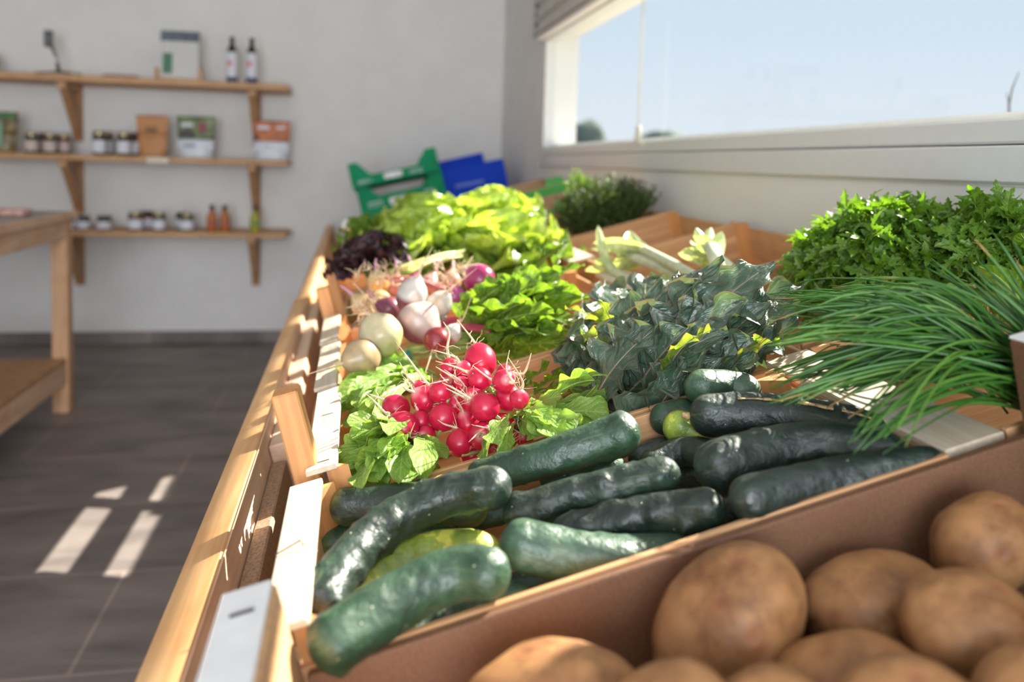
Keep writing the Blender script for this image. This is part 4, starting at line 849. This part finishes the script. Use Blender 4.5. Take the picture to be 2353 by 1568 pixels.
for key in ('low', 'mid', 'top'):
    tp = ties[key]; r = root('radish_bunch', (tp[0], tp[1], tp[2]-.03), labs[key], 'radishes', 'tied radish bunches'); bun[key] = r; stems = MB()
    for i in assign[key]:
        x, y, z, rr = RAD[i]; c = Vector((x, y, z)); d = rdir(rng, .5)+Vector((-.3, -.8, .8))
        if i in roots_px and roots_px[i]:
            q0 = roots_px[i][0]; t0 = V(P(*q0, z+.006)); d = (t0-c); d = d+Vector((0, -.4, .3))*d.length
        mb, tipp = bulb(c, rr, d, 1.0, radcol, 1.22 if i == 0 else 1.02, seed=i); o = part('radish', mb, M['radish'], r, True)
        rt = MB()
        if i in roots_px and roots_px[i]:
            ys = tipp.y; pts_ = []; 
            for k, q in enumerate(roots_px[i]): pts_.append(V(PY(*q, ys+.004*k)))
            curly(rt, tipp-d.normalized()*rr*.25, pts_, .0024)
            roots(rt, pts_[0], d, rng, 3, .02)
        else:
            dd = d.normalized(); curly(rt, tipp-dd*rr*.25, [tipp+dd*.012+rdir(rng, .004), tipp+dd*.03+rdir(rng, .010)], .0022)
        roots(rt, tipp, d, rng, 5, .022, .0005); part('tail_root', rt, LM['root'], o, True)
        back = c-d.normalized()*rr
        stems.tube(smooth_path([back, (back+V(tp))/2+Vector((0, 0, -.01)), V(tp)+rdir(rng, .003)], 6), .0022, 6)
    part('stalks', stems, LM['stem_g'], r, True)
    part('rubber_band', MB().tube([V(tp)+Vector((.010*math.cos(a), .004*math.sin(a)-.008, .010*math.sin(a))) for a in np.linspace(0, 6.283, 17)], .0022, 6), LM['band'], r, True)
def leaves_for(r, specs, mat, stemmat, rng, W0, sr=.0018, name='leaves', h0=0.0, **kw):
    mb, stm = MB(), MB()
    for (b_, t_, wf) in specs: leaf_to(mb, stm, b_, t_, W0*wf*rng.uniform(.85, 1.15), rng, sr=sr, **kw)
    part(name, mb, LM[mat], r, True); part('leaf_stalks', stm, LM[stemmat], r, True)
rl = random.Random(3)
def fan(b0, tips, rng, jb=.004, n=1, jt=.012):
    out = []
    for (px, py, h, wf) in tips:
        for k in range(n):
            t_ = V(P(px, py, h))+rdir(rng, jt if k else .002); out.append((V(b0)+rdir(rng, jb), t_, wf if k == 0 else wf*.8))
    return out
kwr = dict(bend=.9, cup=.20, ruf=.10, rf=3, lobes=4, ldep=.22, jag=.06, shape='obovate', petiole=.28, nj=.45, arch=.012)
leaves_for(bun['low'], fan(ties['low'], [(795, 1010, .02, 1.1), (790, 1075, .01, 1), (850, 1110, .012, 1.2), (925, 1112, .012, .9), (880, 1005, .03, 1.2), (830, 985, .03, 1), (870, 1060, .03, 1.1), (905, 1085, .02, .9), (815, 1110, .0, .8), (800, 960, .01, .8), (960, 1090, .0, .6), (990, 1080, .0, .6), (830, 1060, .02, 1.1), (900, 1050, .03, 1), (800, 1040, .02, 1.1), (940, 1070, .025, .8), (860, 1100, .02, 1)], rl, n=3), 'radish', 'stem_g', rl, .028, **kwr)
leaves_for(bun['mid'], fan(ties['mid'], [(1290, 1015, .015, 1), (1335, 985, .015, .9), (1400, 955, .01, 1), (1255, 1005, .02, 1), (1370, 880, .035, 1.2), (1230, 930, .015, .8), (1320, 950, .02, .9), (1385, 925, .0, 1), (1150, 1022, .03, .8), (1280, 930, .02, .7), (1250, 960, .02, .8), (1300, 990, .02, .9)], rl, n=3), 'radish', 'stem_g', rl, .026, **kwr)
leaves_for(bun['top'], fan(V(P(1000, 880, -.01)), [(775, 905, .03, .9), (760, 945, .02, 1.1), (800, 860, .035, 1), (850, 830, .04, 1.1), (880, 870, .04, 1), (830, 900, .045, 1), (900, 850, .03, .8), (860, 940, .03, .9), (930, 880, .03, .8), (790, 930, .03, 1.1), (820, 950, .03, 1)], rl, n=3), 'radish', 'stem_g', rl, .028, **kwr)
leaves_for(bun['top'], fan(V(P(1190, 930, -.02)), [(1260, 860, .0, 1.5), (1320, 870, .0, 1.5), (1350, 910, -.01, 1.2)], rl, n=1), 'beet', 'stem_g', rl, .034, .0018, 'broad_leaves', **dict(kwr, lobes=2))

# ------------------------------------------------------------------ purple kale
rk = random.Random(21)
kb = V(P(1440, 985, -.05)); r = root('kale_bunch', kb, 'bunch of grey-green kale with purple stalks behind the cucumbers', 'kale')
kt = [(1770, 605, .10, 1.2), (1700, 610, .09, 1), (1655, 600, .12, .8), (1560, 625, .10, .9), (1480, 640, .07, 1), (1400, 650, .06, 1.1), (1345, 690, .05, 1), (1300, 770, .03, 1), (1330, 720, .05, 1), (1450, 690, .08, 1.1), (1530, 680, .09, 1.1), (1620, 680, .09, 1.1), (1720, 680, .08, 1.1), (1850, 665, .06, 1), (1830, 700, .05, 1),
      (1780, 740, .05, 1), (1740, 780, .04, 1), (1680, 760, .06, 1.1), (1600, 750, .07, 1.1), (1520, 760, .07, 1.1), (1430, 760, .05, 1.1), (1380, 800, .02, 1), (1460, 840, .02, 1), (1560, 830, .04, 1.1), (1650, 820, .03, 1.1), (1730, 850, .0, 1), (1540, 900, -.01, .9), (1480, 920, -.02, .8), (1620, 880, .0, .9), (1350, 860, -.02, .9), (1420, 880, -.02, .9), (1310, 830, -.02, .9)]
kt = kt+[(a+rk.uniform(-30, 60), b_+rk.uniform(-25, 40), h-.01, wf*.95) for (a, b_, h, wf) in kt[::4]]
sp = [(kb+Vector((rk.uniform(-.05, .07), rk.uniform(-.01, .03), rk.uniform(-.02, .01))), V(P(a, b_, h))+rdir(rk, .004), wf) for (a, b_, h, wf) in kt]
leaves_for(r, sp, 'kale', 'stem_k', rk, .060, .0022, bend=.8, cup=.18, ruf=.15, rf=4, lobes=5, ldep=.42, jag=.20, shape='ovate', petiole=.22, up=(-.3, -.7, .8), nj=.4, arch=.022, nv=40, nu=15)
sp = [(kb+Vector((rk.uniform(.0, .10), rk.uniform(.0, .03), rk.uniform(-.02, .01))), V(P(a, b_, h)), wf) for (a, b_, h, wf) in [(1295, 715, .075, 1), (1390, 690, .085, .9), (1800, 795, .035, .7), (1640, 770, .075, .6), (1330, 770, .06, .8)]]
leaves_for(r, sp, 'kale_y', 'stem_k', rk, .034, .0014, 'yellowing_leaves', bend=.8, cup=.2, ruf=.24, rf=4, lobes=4, ldep=.45, jag=.22, shape='ovate', petiole=.45, nj=.5, arch=.02, nv=30, nu=11)
pst = MB()
for k in range(9):
    a = V(P(1400+rk.uniform(-20, 60), 955+rk.uniform(-15, 30), -.04)); b_ = V(P(1530+rk.uniform(-60, 90), 870+rk.uniform(-40, 40), -.0)); pst.tube(smooth_path([a, (a+b_)/2+Vector((0, 0, .004)), b_], 8), .0032, 8)
part('purple_stalks', pst, LM['stem_p'], r, True)

# ------------------------------------------------------------------ turnips, beets and their greens
M['bulb'] = tinted('root_skin', .30, .5, amt=.22, bscale=70, bs=.15)
def turnip(px, py, yw, rpx, cols, d, lab, cat, name, el=1.0, tail=.05, group=None, seed=0):
    c = V(PY(px, py, yw)); dep = yw*1.0; rr = rpx*dep/FPX*1.02
    mb, tipp = bulb(c, rr, d, 1.0, cols, el, 30, 22, .06, seed); dn = V(d).normalized()
    o = solo(name, mb, M['bulb'], (c.x, c.y, c.z-rr), lab, cat, group, smooth=True)
    rt = MB(); rg = random.Random(seed); curly(rt, tipp-dn*rr*.25, [tipp+dn*tail*.3, tipp+dn*tail+rdir(rg, .008)], .0035*rr/.03); roots(rt, tipp, d, rg, 7, .03, .0006)
    part('tail_root', rt, LM['root'], o, True); return o, c, rr
def two(top, bot, q0=.5, w_=.12):
    def f(q, a):
        k = min(1, max(0, (q-q0)/w_+.5)); return tuple(x*(1-k)+y*k for x, y in zip(top, bot))
    return f
white = (.60, .55, .49); mauve = (.22, .06, .085)
tg = 'turnips and beets in the third crate'
o1, c1_, _ = turnip(945, 680, 1.40, 34, two(mauve, white, .42), (.5, -.1, .8), 'white-topped purple turnip, tallest of the pile behind the radishes', 'turnip', 'turnip', 1.25, group=tg, seed=1)
turnip(1008, 700, 1.41, 29, two((.60, .40, .38), white, .2), (.6, -.3, .5), 'small clean white turnip right of the tallest one', 'turnip', 'turnip', 1.15, group=tg, seed=2)
turnip(962, 742, 1.33, 50, two(mauve, (.62, .47, .42), .45, .35), (.65, -.1, .5), 'large mauve and white turnip in the middle of the pile', 'turnip', 'turnip', .95, group=tg, seed=3)
turnip(1003, 782, 1.262, 31, two((.16, .015, .02), (.30, .03, .035), .5), (-.4, -.75, -.35), 'small dark red beet with a tail in front of the mauve turnip', 'beet', 'beet', 1.0, group=tg, seed=4)
turnip(1038, 768, 1.30, 22, two((.35, .16, .2), white, .3), (.6, .1, .5), 'little purple-white turnip right of the dark red beet', 'turnip', 'turnip', 1.1, group=tg, seed=5)
o6, c6_, _ = turnip(874, 770, 1.27, 50, two((.52, .50, .22), (.58, .50, .30), .5), (-.2, -.2, .9), 'yellowish white turnip nearest the pale slats', 'turnip', 'turnip', 1.0, tail=.02, group=tg, seed=6)
turnip(830, 822, 1.235, 42, two((.42, .28, .15), (.50, .36, .2), .5), (-.6, -.5, .1), 'brownish turnip low below the yellowish white one', 'turnip', 'turnip', 1.1, tail=.06, group=tg, seed=7)
turnip(893, 712, 1.47, 30, two(mauve, (.2, .05, .08), .5), (-.5, 0, .5), 'dark purple turnip tucked behind the tallest one', 'turnip', 'turnip', 1.0, group=tg, seed=8)
rg = random.Random(31)
tb_ = V(P(1090, 800, -.02)); r = root('turnip_greens', tb_, 'bright yellow-green turnip leaves spread right of the turnips', 'leaves')
tips = [(1310, 560, .10, 1.1), (1270, 590, .09, 1.1), (1215, 600, .08, 1), (1340, 620, .07, 1), (1350, 690, .04, 1), (1165, 655, .08, 1), (1190, 650, .08, 1.1), (1250, 650, .08, 1.2), (1310, 670, .06, 1.1), (1330, 740, .03, 1), (1270, 720, .05, 1.1), (1200, 710, .06, 1.1), (1140, 720, .05, 1), (1230, 770, .03, 1), (1290, 770, .02, 1), (1180, 770, .02, .9), (1320, 790, .0, 1), (1110, 740, .03, .7), (1290, 630, .08, 1), (1230, 620, .09, 1)]
leaves_for(r, fan(tb_, tips, rg, .014, 1, .016)+fan(tb_, tips[::2], rg, .02, 1, .016), 'beet', 'stem_g', rg, .050, .0022, bend=.5, cup=.2, ruf=.13, rf=4, lobes=5, ldep=.34, jag=.26, shape='ovate', petiole=.20, nj=.45, arch=.02, nv=38, nu=13)
sm = MB()
for k in range(22):
    a = V(P(900+rg.uniform(-20, 110), 800+rg.uniform(-18, 30), .0)); b_ = V(P(1200+rg.uniform(-60, 120), 770+rg.uniform(-30, 35), -.005)); sm.tube(smooth_path([a, (a+b_)/2+Vector((0, 0, rg.uniform(-.01, .008))), b_], 8), rg.uniform(.0018, .0036), 7)
part('long_stalks', sm, LM['stem_g'], r, True)
rs = MB()
for k in range(6): 
    a = V(P(1000, 738+k*3, .035)); b_ = V(P(1110+k*3, 735+k*6, .03)); rs.tube(smooth_path([a, (a+b_)/2+Vector((0, 0, .004)), b_], 6), .0035, 7)
part('red_stalks', rs, LM['stem_r'], r, True)
part('rubber_band', MB().tube([V(P(943, 835, .012))+Vector((.004*math.cos(a), .006*math.cos(a)-.004, .022*math.sin(a))) for a in np.linspace(0, 6.283, 15)], .002, 6), LM['band'], r, True)
part('rubber_band', MB().tube([V(P(1016, 725, .045))+Vector((.004*math.cos(a), .006*math.cos(a)-.004, .015*math.sin(a))) for a in np.linspace(0, 6.283, 15)], .0026, 6), LM['band'], r, True)
pst = MB(); pb = MB()
for k in range(3): leaf_to(pb, pst, V(P(890, 850-k*6, .0)), V(P(850+k*25, 805+k*4, .05)), .022, rg, petiole=.3, shape='obovate', ruf=.1, rf=3, lobes=3, ldep=.1)
part('pale_leaves', pb, LM['radish'], r, True); part('pale_stalks', pst, LM['stem_g'], r, True)

# ------------------------------------------------------------------ onions
def onion(px, py, yw, rpx, cols, d, lab, seed, el=1.0, neck=.03):
    c = V(PY(px, py, yw)); rr = rpx*yw/FPX; mb, tipp = bulb(c, rr, d, 2.2, cols, el, 26, 20, .03, seed); dn = V(d).normalized()
    o = solo('onion', mb, M['onion'], (c.x, c.y, c.z-rr), lab, 'onion', 'onions behind the turnips', smooth=True)
    part('neck', MB().tube(smooth_path([tipp-dn*rr*.3, tipp+dn*neck*.5, tipp+dn*neck+rdir(random.Random(seed), .004)], 6), [rr*.28, rr*.2, rr*.15, rr*.12, rr*.1, rr*.08], 8), plain('onion_neck', (.62, .36, .36), .5) if 'neck' not in M else M['neck'], o, True)
    rt = MB(); roots(rt, c-dn*rr, -dn, random.Random(seed), 16, .03, .0007); part('root_tuft', rt, LM['root'], o, True); return o
M['onion'] = tinted('onion_skin', .22, .6, amt=.15, bscale=60); M['neck'] = plain('onion_neck', (.62, .30, .40), .5)
red_on = two((.36, .03, .13), (.45, .08, .24), .5); yel_on = two((.62, .36, .12), (.72, .50, .24), .5)
onion(1100, 642, 1.58, 37, red_on, (-.3, .8, .3), 'red onion at the back right, shiniest by the turnip leaves', 1, 1.1)
onion(1042, 684, 1.55, 30, red_on, (.8, -.4, -.3), 'red onion with a pale neck pointing right, behind the white turnip', 2, 1.1, .05)
onion(1084, 694, 1.56, 18, red_on, (.7, .3, .3), 'small red onion beside the pale onion neck', 3)
onion(870, 696, 1.56, 30, yel_on, (-.2, -.6, .5), 'yellow onion in front at the aisle end of the onions', 4)
onion(832, 700, 1.60, 26, yel_on, (-.4, .3, .6), 'yellow onion against the pale slats', 5)
onion(868, 650, 1.66, 26, yel_on, (.1, .4, .8), 'yellow onion behind under the curly dried roots', 6)
onion(910, 655, 1.68, 24, two((.55, .22, .22), (.6, .3, .25), .5), (.2, .2, .8), 'pinkish onion in the middle of the onion crate', 7)
onion(985, 655, 1.70, 26, two((.55, .22, .22), (.6, .3, .25), .5), (.5, .2, .6), 'pinkish onion behind the reddish dried stalks', 8)
onion(950, 650, 1.72, 24, red_on, (.1, .2, .8), 'dull red onion half hidden in the middle of the onion crate', 9)
onion(1035, 648, 1.70, 25, two((.6, .3, .2), (.66, .36, .25), .5), (.3, .4, .6), 'tan onion right of the dried stalks', 10)
dr = MB(); rg = random.Random(44)
for k in range(38):
    a = V(PY(rg.uniform(815, 930), rg.uniform(615, 665), rg.uniform(1.5, 1.62))); roots(dr, a, (rg.gauss(0, .5), rg.gauss(0, .5), .6), rg, 2, .028, .0012)
for k in range(26):
    a = V(PY(rg.uniform(1000, 1080), rg.uniform(605, 660), rg.uniform(1.52, 1.6))); roots(dr, a, (rg.gauss(0, .6), rg.gauss(0, .5), .6), rg, 2, .04, .001)
for k in range(22):
    a = V(PY(rg.uniform(815, 870), rg.uniform(690, 745), rg.uniform(1.42, 1.5))); roots(dr, a, (rg.gauss(0, .6), rg.gauss(0, .5), .5), rg, 2, .03, .0011)
solo('dried_onion_roots', dr, plain('dried_roots', (.78, .58, .36), .6, noise_amt=.2, scale=200), (.27, 1.55, .03), 'tangle of curly dried onion roots and husks over the onions', 'dried roots', smooth=True, kind='stuff')
dr = MB()
for k in range(9): 
    a = V(PY(885+k*3, 640+k*1.5, 1.55)); b_ = V(PY(1010+k*2, 655+k*2, 1.58)); dr.tube(smooth_path([a, (a+b_)/2+Vector((0, 0, rg.uniform(.0, .012))), b_], 8), rg.uniform(.0015, .003), 6)
solo('dried_onion_stalks', dr, plain('red_dry_stalk', (.60, .16, .14), .5, noise_amt=.2), (.34, 1.56, .07), 'reddish dried onion stalks lying across the onion crate', 'stalks', smooth=True)
so_ = MB(); 
for k in range(11):
    a = V(PY(1055+rg.uniform(-10, 25), 578+rg.uniform(-8, 25), 1.85)); b_ = V(PY(905+rg.uniform(-10, 30), 628+rg.uniform(-6, 8), 1.68)); so_.tube(smooth_path([a, (a+b_)/2+Vector((0, 0, rg.uniform(.0, .015))), b_], 8), [.002, .004, .005, .005, .005, .004, .004, .003], 7)
solo('spring_onion_leaves', so_, LM['onionleaf'], (.38, 1.75, .08), 'yellow-green wilted spring onion leaves in front of the lettuces', 'spring onions', smooth=True)

# ------------------------------------------------------------------ lettuces
def lettuce(c, r, lab, mat, seed, n=34, squash=.62, W_=.55, ruf=.30, rf=4, cat='lettuce', name='lettuce', grp=None, tilt=(0, 0, 1), outer=None, jag=.05, ld=.1):
    rg = random.Random(seed); mb = MB(); ob = MB(); c = V(c); ax = V(tilt).normalized(); sx_ = ax.orthogonal().normalized(); sy_ = ax.cross(sx_)
    for k in range(n):
        q = (k+.5)/n; phi = k*2.39996+rg.uniform(-.2, .2); el = R(86-78*q**.85+rg.uniform(-6, 6)); rad_ = sx_*math.cos(phi)+sy_*math.sin(phi)
        d = rad_*math.cos(el)+ax*math.sin(el)*1.0; nn = ax*math.cos(el)-rad_*math.sin(el)
        L = r*(.75+.35*q)*rg.uniform(.88, 1.1); b0 = c+rad_*r*.10-ax*r*squash*.55
        blade(ob if (outer and q > .8) else mb, b0, d, nn, L*1.15, L*W_, bend=-.5+1.3*q, cup=.30, ruf=ruf, rf=rf, lobes=5, ldep=ld, jag=jag, shape='fan', nv=18, nu=11, seed=rg.randrange(10**6))
    o = solo(name, mb, LM[mat], (c.x, c.y, c.z-r*squash*.7), lab, cat, grp, smooth=True)
    if outer: part('outer_leaves', ob, LM[outer], o, True)
    return o
gl_ = 'lettuce heads behind the onions'
lettuce(PY(965, 545, 2.02), .125, 'curly green lettuce head at the left, next to the purple one', 'lettuce', 1, grp=gl_, outer='lettuce_d')
lettuce(PY(1150, 560, 1.98), .135, 'curly green lettuce head in front at the right of the four', 'lettuce', 2, grp=gl_, outer='lettuce_d')
lettuce(PY(1110, 500, 2.36), .14, 'tallest curly green lettuce head below the blue crate', 'lettuce', 3, grp=gl_, outer='lettuce_d')
lettuce(PY(970, 500, 2.42), .12, 'curly green lettuce head below the green crates', 'lettuce', 4, grp=gl_)
lettuce(PY(850, 578, 1.90), .072, 'dark purple curly lettuce by the rail', 'purple', 5, n=40, W_=.5, ruf=.4, rf=6, jag=.2, ld=.3)
lettuce(PY(805, 600, 1.86), .05, 'small dark purple lettuce wedge against the crate corner', 'purple', 15, n=26, W_=.5, ruf=.4, rf=6, jag=.2, ld=.3)
lettuce(PY(832, 530, 2.3), .07, 'small green oak-leaf lettuce by the rail behind the purple one', 'beet', 6, n=26, W_=.4, jag=.15, ld=.35)
vs, fs = blob((0, 0, 0), (.028, .022, .02), 3, .12, 1.5, 2); q = PY(806, 515, 2.5); solo('white_root', MB().add([(a[0]+q[0], a[1]+q[1], a[2]+q[2]) for a in vs], fs), plain('white_vegetable', (.82, .80, .76), .5), (q[0], q[1], q[2]-.02), 'small white root glaring in the sun by the green crates', 'root vegetable', smooth=True)

# ------------------------------------------------------------------ leeks
rg = random.Random(52)
def leek(pts, lab, r0=.012, fl=.10, seed=0, nfl=6):
    """white shaft through pts, flat leaves fanning past the last point"""
    rg = random.Random(seed); p = smooth_path(pts, 14); r = root('leek', p[0], lab, 'leek', 'leeks'); 
    part('shaft', MB().tube(p, [r0*.9]+[r0]*12+[r0*.9], 14), plain('leek_white', (.62, .66, .46), .35, noise_amt=.08, scale=60) if 'lk' not in M else M['lk'], r, True)
    d = (p[-1]-p[-3]).normalized(); fb = MB()
    for k in range(nfl):
        nn = rdir(rg, 1); dd = (d+rdir(rg, .22)).normalized(); blade(fb, p[-1]-d*.05, dd, nn, (.05+fl)*rg.uniform(.7, 1.1), r0*1.15, bend=rg.uniform(.1, .8), cup=.5, ruf=.03, rf=2, shape='strap', nv=14, nu=5, seed=k+seed)
    part('leaves', fb, LM['leek'], r, True); return r
M['lk'] = plain('leek_white', (.62, .66, .46), .35, noise_amt=.08, scale=60)
leek([P(1610, 645, .02), P(1540, 605, .035), P(1470, 570, .045)], 'leek lying diagonally with its cut leaves pointing to the back wall', .010, .11, 1, 8)
leek([P(1600, 655, .0), P(1520, 615, .02), P(1450, 590, .03)], 'leek lying just under the diagonal one', .011, .09, 2)
leek([P(1655, 640, .01), P(1645, 600, .04), P(1632, 565, .055)], 'short leek standing upright against the crate board', .013, .05, 3, 7)
leek([P(1700, 640, -.01), P(1660, 605, .02), P(1625, 585, .03)], 'leek base beside the upright one', .012, .05, 4)
leek([P(1520, 720, -.04), P(1460, 660, .0), P(1400, 620, .01)], 'leek half buried under the kale', .010, .08, 5)

# ------------------------------------------------------------------ parsley
def leaflet(mb, p, d, n_, s, seed):
    """three-lobed toothed parsley leaflet"""
    rg = random.Random(seed); d = V(d).normalized(); n_ = V(n_); n_ = (n_-d*n_.dot(d)); n_ = n_.normalized() if n_.length > 1e-4 else d.orthogonal().normalized(); S = d.cross(n_)
    for (ang, L) in ((0, 1.0), (.85, .78), (-.85, .78)):
        dd = d*math.cos(ang)+S*math.sin(ang); ss = dd.cross(n_); k = s*L
        prof = [(.0, .03), (.28, .09), (.44, .30), (.50, .13), (.68, .27), (.74, .11), (.86, .12), (1.0, .0)]
        vs = []; uv = []
        for (a, w) in prof:
            dr_ = -n_*(a*a*k*.35); c = V(p)+dd*(a*k)+dr_
            vs += [c-ss*(w*k)+n_*(w*k*.35), c, c+ss*(w*k)+n_*(w*k*.35)]; uv += [(-1, a), (0, a), (1, a)]
        fs = []
        for i in range(len(prof)-1): fs += [(3*i, 3*i+1, 3*i+4, 3*i+3), (3*i+1, 3*i+2, 3*i+5, 3*i+4)]
        mb.add(vs, fs, uv)
def sprays(lab, c, rad, n, s, seed, name='parsley_bunch', cat='parsley', foot=None, xmax=1.10, hang=()):
    rg = random.Random(seed); mb, stm = MB(), MB(); c = V(c); foot = V(foot)
    r = root(name, (foot.x, foot.y, foot.z), lab, cat, 'parsley bunches')
    for k in range(n):
        u = rdir(rg, 1).normalized()
        if u.z < -.35: u.z = -u.z
        q = rg.uniform(.62, 1.05)*(1+.12*noise.noise(u*3)); p = c+Vector((u.x*rad[0], u.y*rad[1], u.z*rad[2]))*q
        if p.x > xmax: continue
        d = (u+rdir(rg, .55)+Vector((-.15, -.1, -.1))).normalized(); nn = (u*1.0+Vector((0, 0, .5))+rdir(rg, .6)); ss = s*rg.uniform(.7, 1.15); side = d.cross(nn).normalized() if d.cross(nn).length > .1 else d.orthogonal()
        leaflet(mb, p, d, nn, ss, k); leaflet(mb, p-d*ss*.5, (d*.4+side).normalized(), nn, ss*.85, k+1); leaflet(mb, p-d*ss*.5, (d*.4-side).normalized(), nn, ss*.85, k+2)
        if q > .8: stm.tube([p-d*ss*1.2, p-d*ss*.5, p], [.0008, .0007, .0005], 4)
        if k % 6 == 0: stm.tube(smooth_path([foot+rdir(rg, .01), c+(p-c)*.5, p], 5), .0012, 5)
    part('foliage', mb, LM['parsley'], r, False); part('stalks', stm, LM['stem_g'], r, True); return r
sprays('big mound of bright curly parsley by the window wall, taller left one', (.95, 1.085, .008), (.125, .135, .098), 820, .031, 61, foot=(.97, 1.10, -.10))
sprays('parsley bunch cut by the right edge beside the bigger mound', (1.03, .96, .008), (.09, .11, .09), 420, .031, 62, foot=(1.02, .98, -.10))
# trailing sprig over the crate board at the left of the mound
rg = random.Random(63)

# ------------------------------------------------------------------ basil-like leaves at the right edge
r = root('basil_sprig', V(PY(2330, 720, .78)), 'broad smooth pale green herb leaves at the right edge under the parsley', 'herb')
bb, bs_ = MB(), MB()
for (a, b_, c, d) in [((2340, 690), (2250, 615), .76, 1), ((2240, 660), (2172, 680), .74, .6), ((2330, 680), (2275, 700), .75, .9), ((2345, 640), (2310, 700), .78, 1), ((2360, 700), (2330, 610), .80, 1.1), ((2230, 735), (2170, 742), .74, .6), ((2380, 600), (2345, 540), .85, .9)]:
    leaf_to(bb, bs_, V(PY(*a, c+.02)), V(PY(*b_, c)), .017*d, rg, petiole=.12, bend=.5, cup=.25, ruf=.04, rf=1, shape='ovate', nj=.3, arch=.006)
part('leaves', bb, LM['basil'], r, True); part('stalks', bs_, LM['stem_g'], r, True)

# ------------------------------------------------------------------ dark herbs by the wall
def needles(lab, c, rad, n, seed, col, foot):
    rg = random.Random(seed); mb = MB(); c = V(c); r = root('herb_bunch', foot, lab, 'herb', 'dark herb bunches by the wall')
    for k in range(n):
        u = rdir(rg, 1).normalized(); u.z = abs(u.z); p1 = c+Vector((u.x*rad[0], u.y*rad[1], u.z*rad[2]))*rg.uniform(.75, 1.1); p0 = V(foot)+rdir(rg, .01)+(p1-V(foot))*.45; d = (p1-p0)
        sp_ = smooth_path([p0, (p0+p1)/2+rdir(rg, .008), p1], 9); mb.tube(sp_, .0012, 4, False)
        for q in sp_[2:]:
            for _ in range(3):
                dd = (d.normalized()+rdir(rg, .8)).normalized()*rg.uniform(.012, .02); s_ = dd.cross(rdir(rg, 1)).normalized()*.0022; mb.add([q, q+dd*.5+s_, q+dd, q+dd*.5-s_], [(0, 1, 2, 3)], [(0, 0), (1, .5), (0, 1), (-1, .5)])
    part('foliage', mb, col, r, True); return r
LM['herb'] = leafmat('dark_herb_leaf', (.04, .075, .02), (.085, .13, .035), (.1, .15, .05), .3, .5, bstr=.1); LM['herb_l'] = leafmat('light_herb_leaf', (.12, .24, .04), (.22, .36, .08), (.25, .35, .1), .4, .45, bstr=.1)
needles('dark olive herb bunch in the crate behind the leeks', (.93, 2.40, .02), (.16, .17, .10), 330, 71, LM['herb'], (.93, 2.42, -.09))
needles('lighter green herb tips standing up at the left of the dark herbs', (.90, 2.52, .05), (.05, .06, .10), 90, 72, LM['herb_l'], (.90, 2.52, -.05))

# ------------------------------------------------------------------ chives
M['chive'] = tinted('chive_blade', .30, .6, trans=.18, amt=.2, bscale=300)
def chives(lab, foot, n, tipf, seed, rb=.0016, name='chive_bunch', spread=.022, arch=(.03, .09)):
    rg = random.Random(seed); mb = MB(); r = root(name, foot, lab, 'chives', 'chive bunches')
    for k in range(n):
        b0 = V(foot)+Vector((rg.gauss(0, spread*.6), rg.gauss(0, spread), rg.gauss(0, spread*.5))); tp, ar = tipf(rg)
        m1 = b0.lerp(tp, .45)+Vector((0, 0, ar)); rr = rb*rg.uniform(.55, 1.15); g = rg.random(); br = rg.random() < .14
        cc = (.045+.09*g*g, .14+.15*g, .022+.015*g); pts_ = smooth_path([b0, b0.lerp(m1, .5)+Vector((0, 0, ar*.25)), m1, m1.lerp(tp, .55)+Vector((0, 0, ar*.18)), tp], 15)
        cl = [cc]*12+[cc, (.45, .26, .09) if br else cc, (.5, .3, .12) if br else cc]
        mb.tube(pts_, [rr]*9+[rr*.95, rr*.9, rr*.8, rr*.7, rr*.5, rr*.25], 6, True, 0, cl)
    part('blades', mb, M['chive'], r, True, kind='stuff'); return r
def tip_main(rg):
    q = rg.random()
    if q < .50: px, py, h = rg.uniform(1760, 2010), rg.uniform(655, 800), rg.uniform(.05, .11)
    elif q < .62: px, py, h = rg.uniform(1980, 2150), rg.uniform(640, 700), rg.uniform(.10, .14)
    elif q < .90: px, py, h = rg.uniform(1755, 1960), rg.uniform(840, 935), rg.uniform(.03, .06)
    else: px, py, h = rg.uniform(1940, 2090), rg.uniform(930, 1050), rg.uniform(.035, .055)
    return V(P(px, py, h)), rg.uniform(.012, .05)
chives('long dark green chive bunch fanning left over the pale slat and cucumbers', (.775, .628, .012), 270, tip_main, 81)
def tip_near(rg):
    return Vector((.79+rg.gauss(-.015, .03), .60+rg.gauss(.02, .05), .105+rg.gauss(.0, .028))), rg.uniform(.0, .02)
chives('blurred upright chives at the right edge behind the tall board', (.80, .575, -.02), 90, tip_near, 82, .0018)
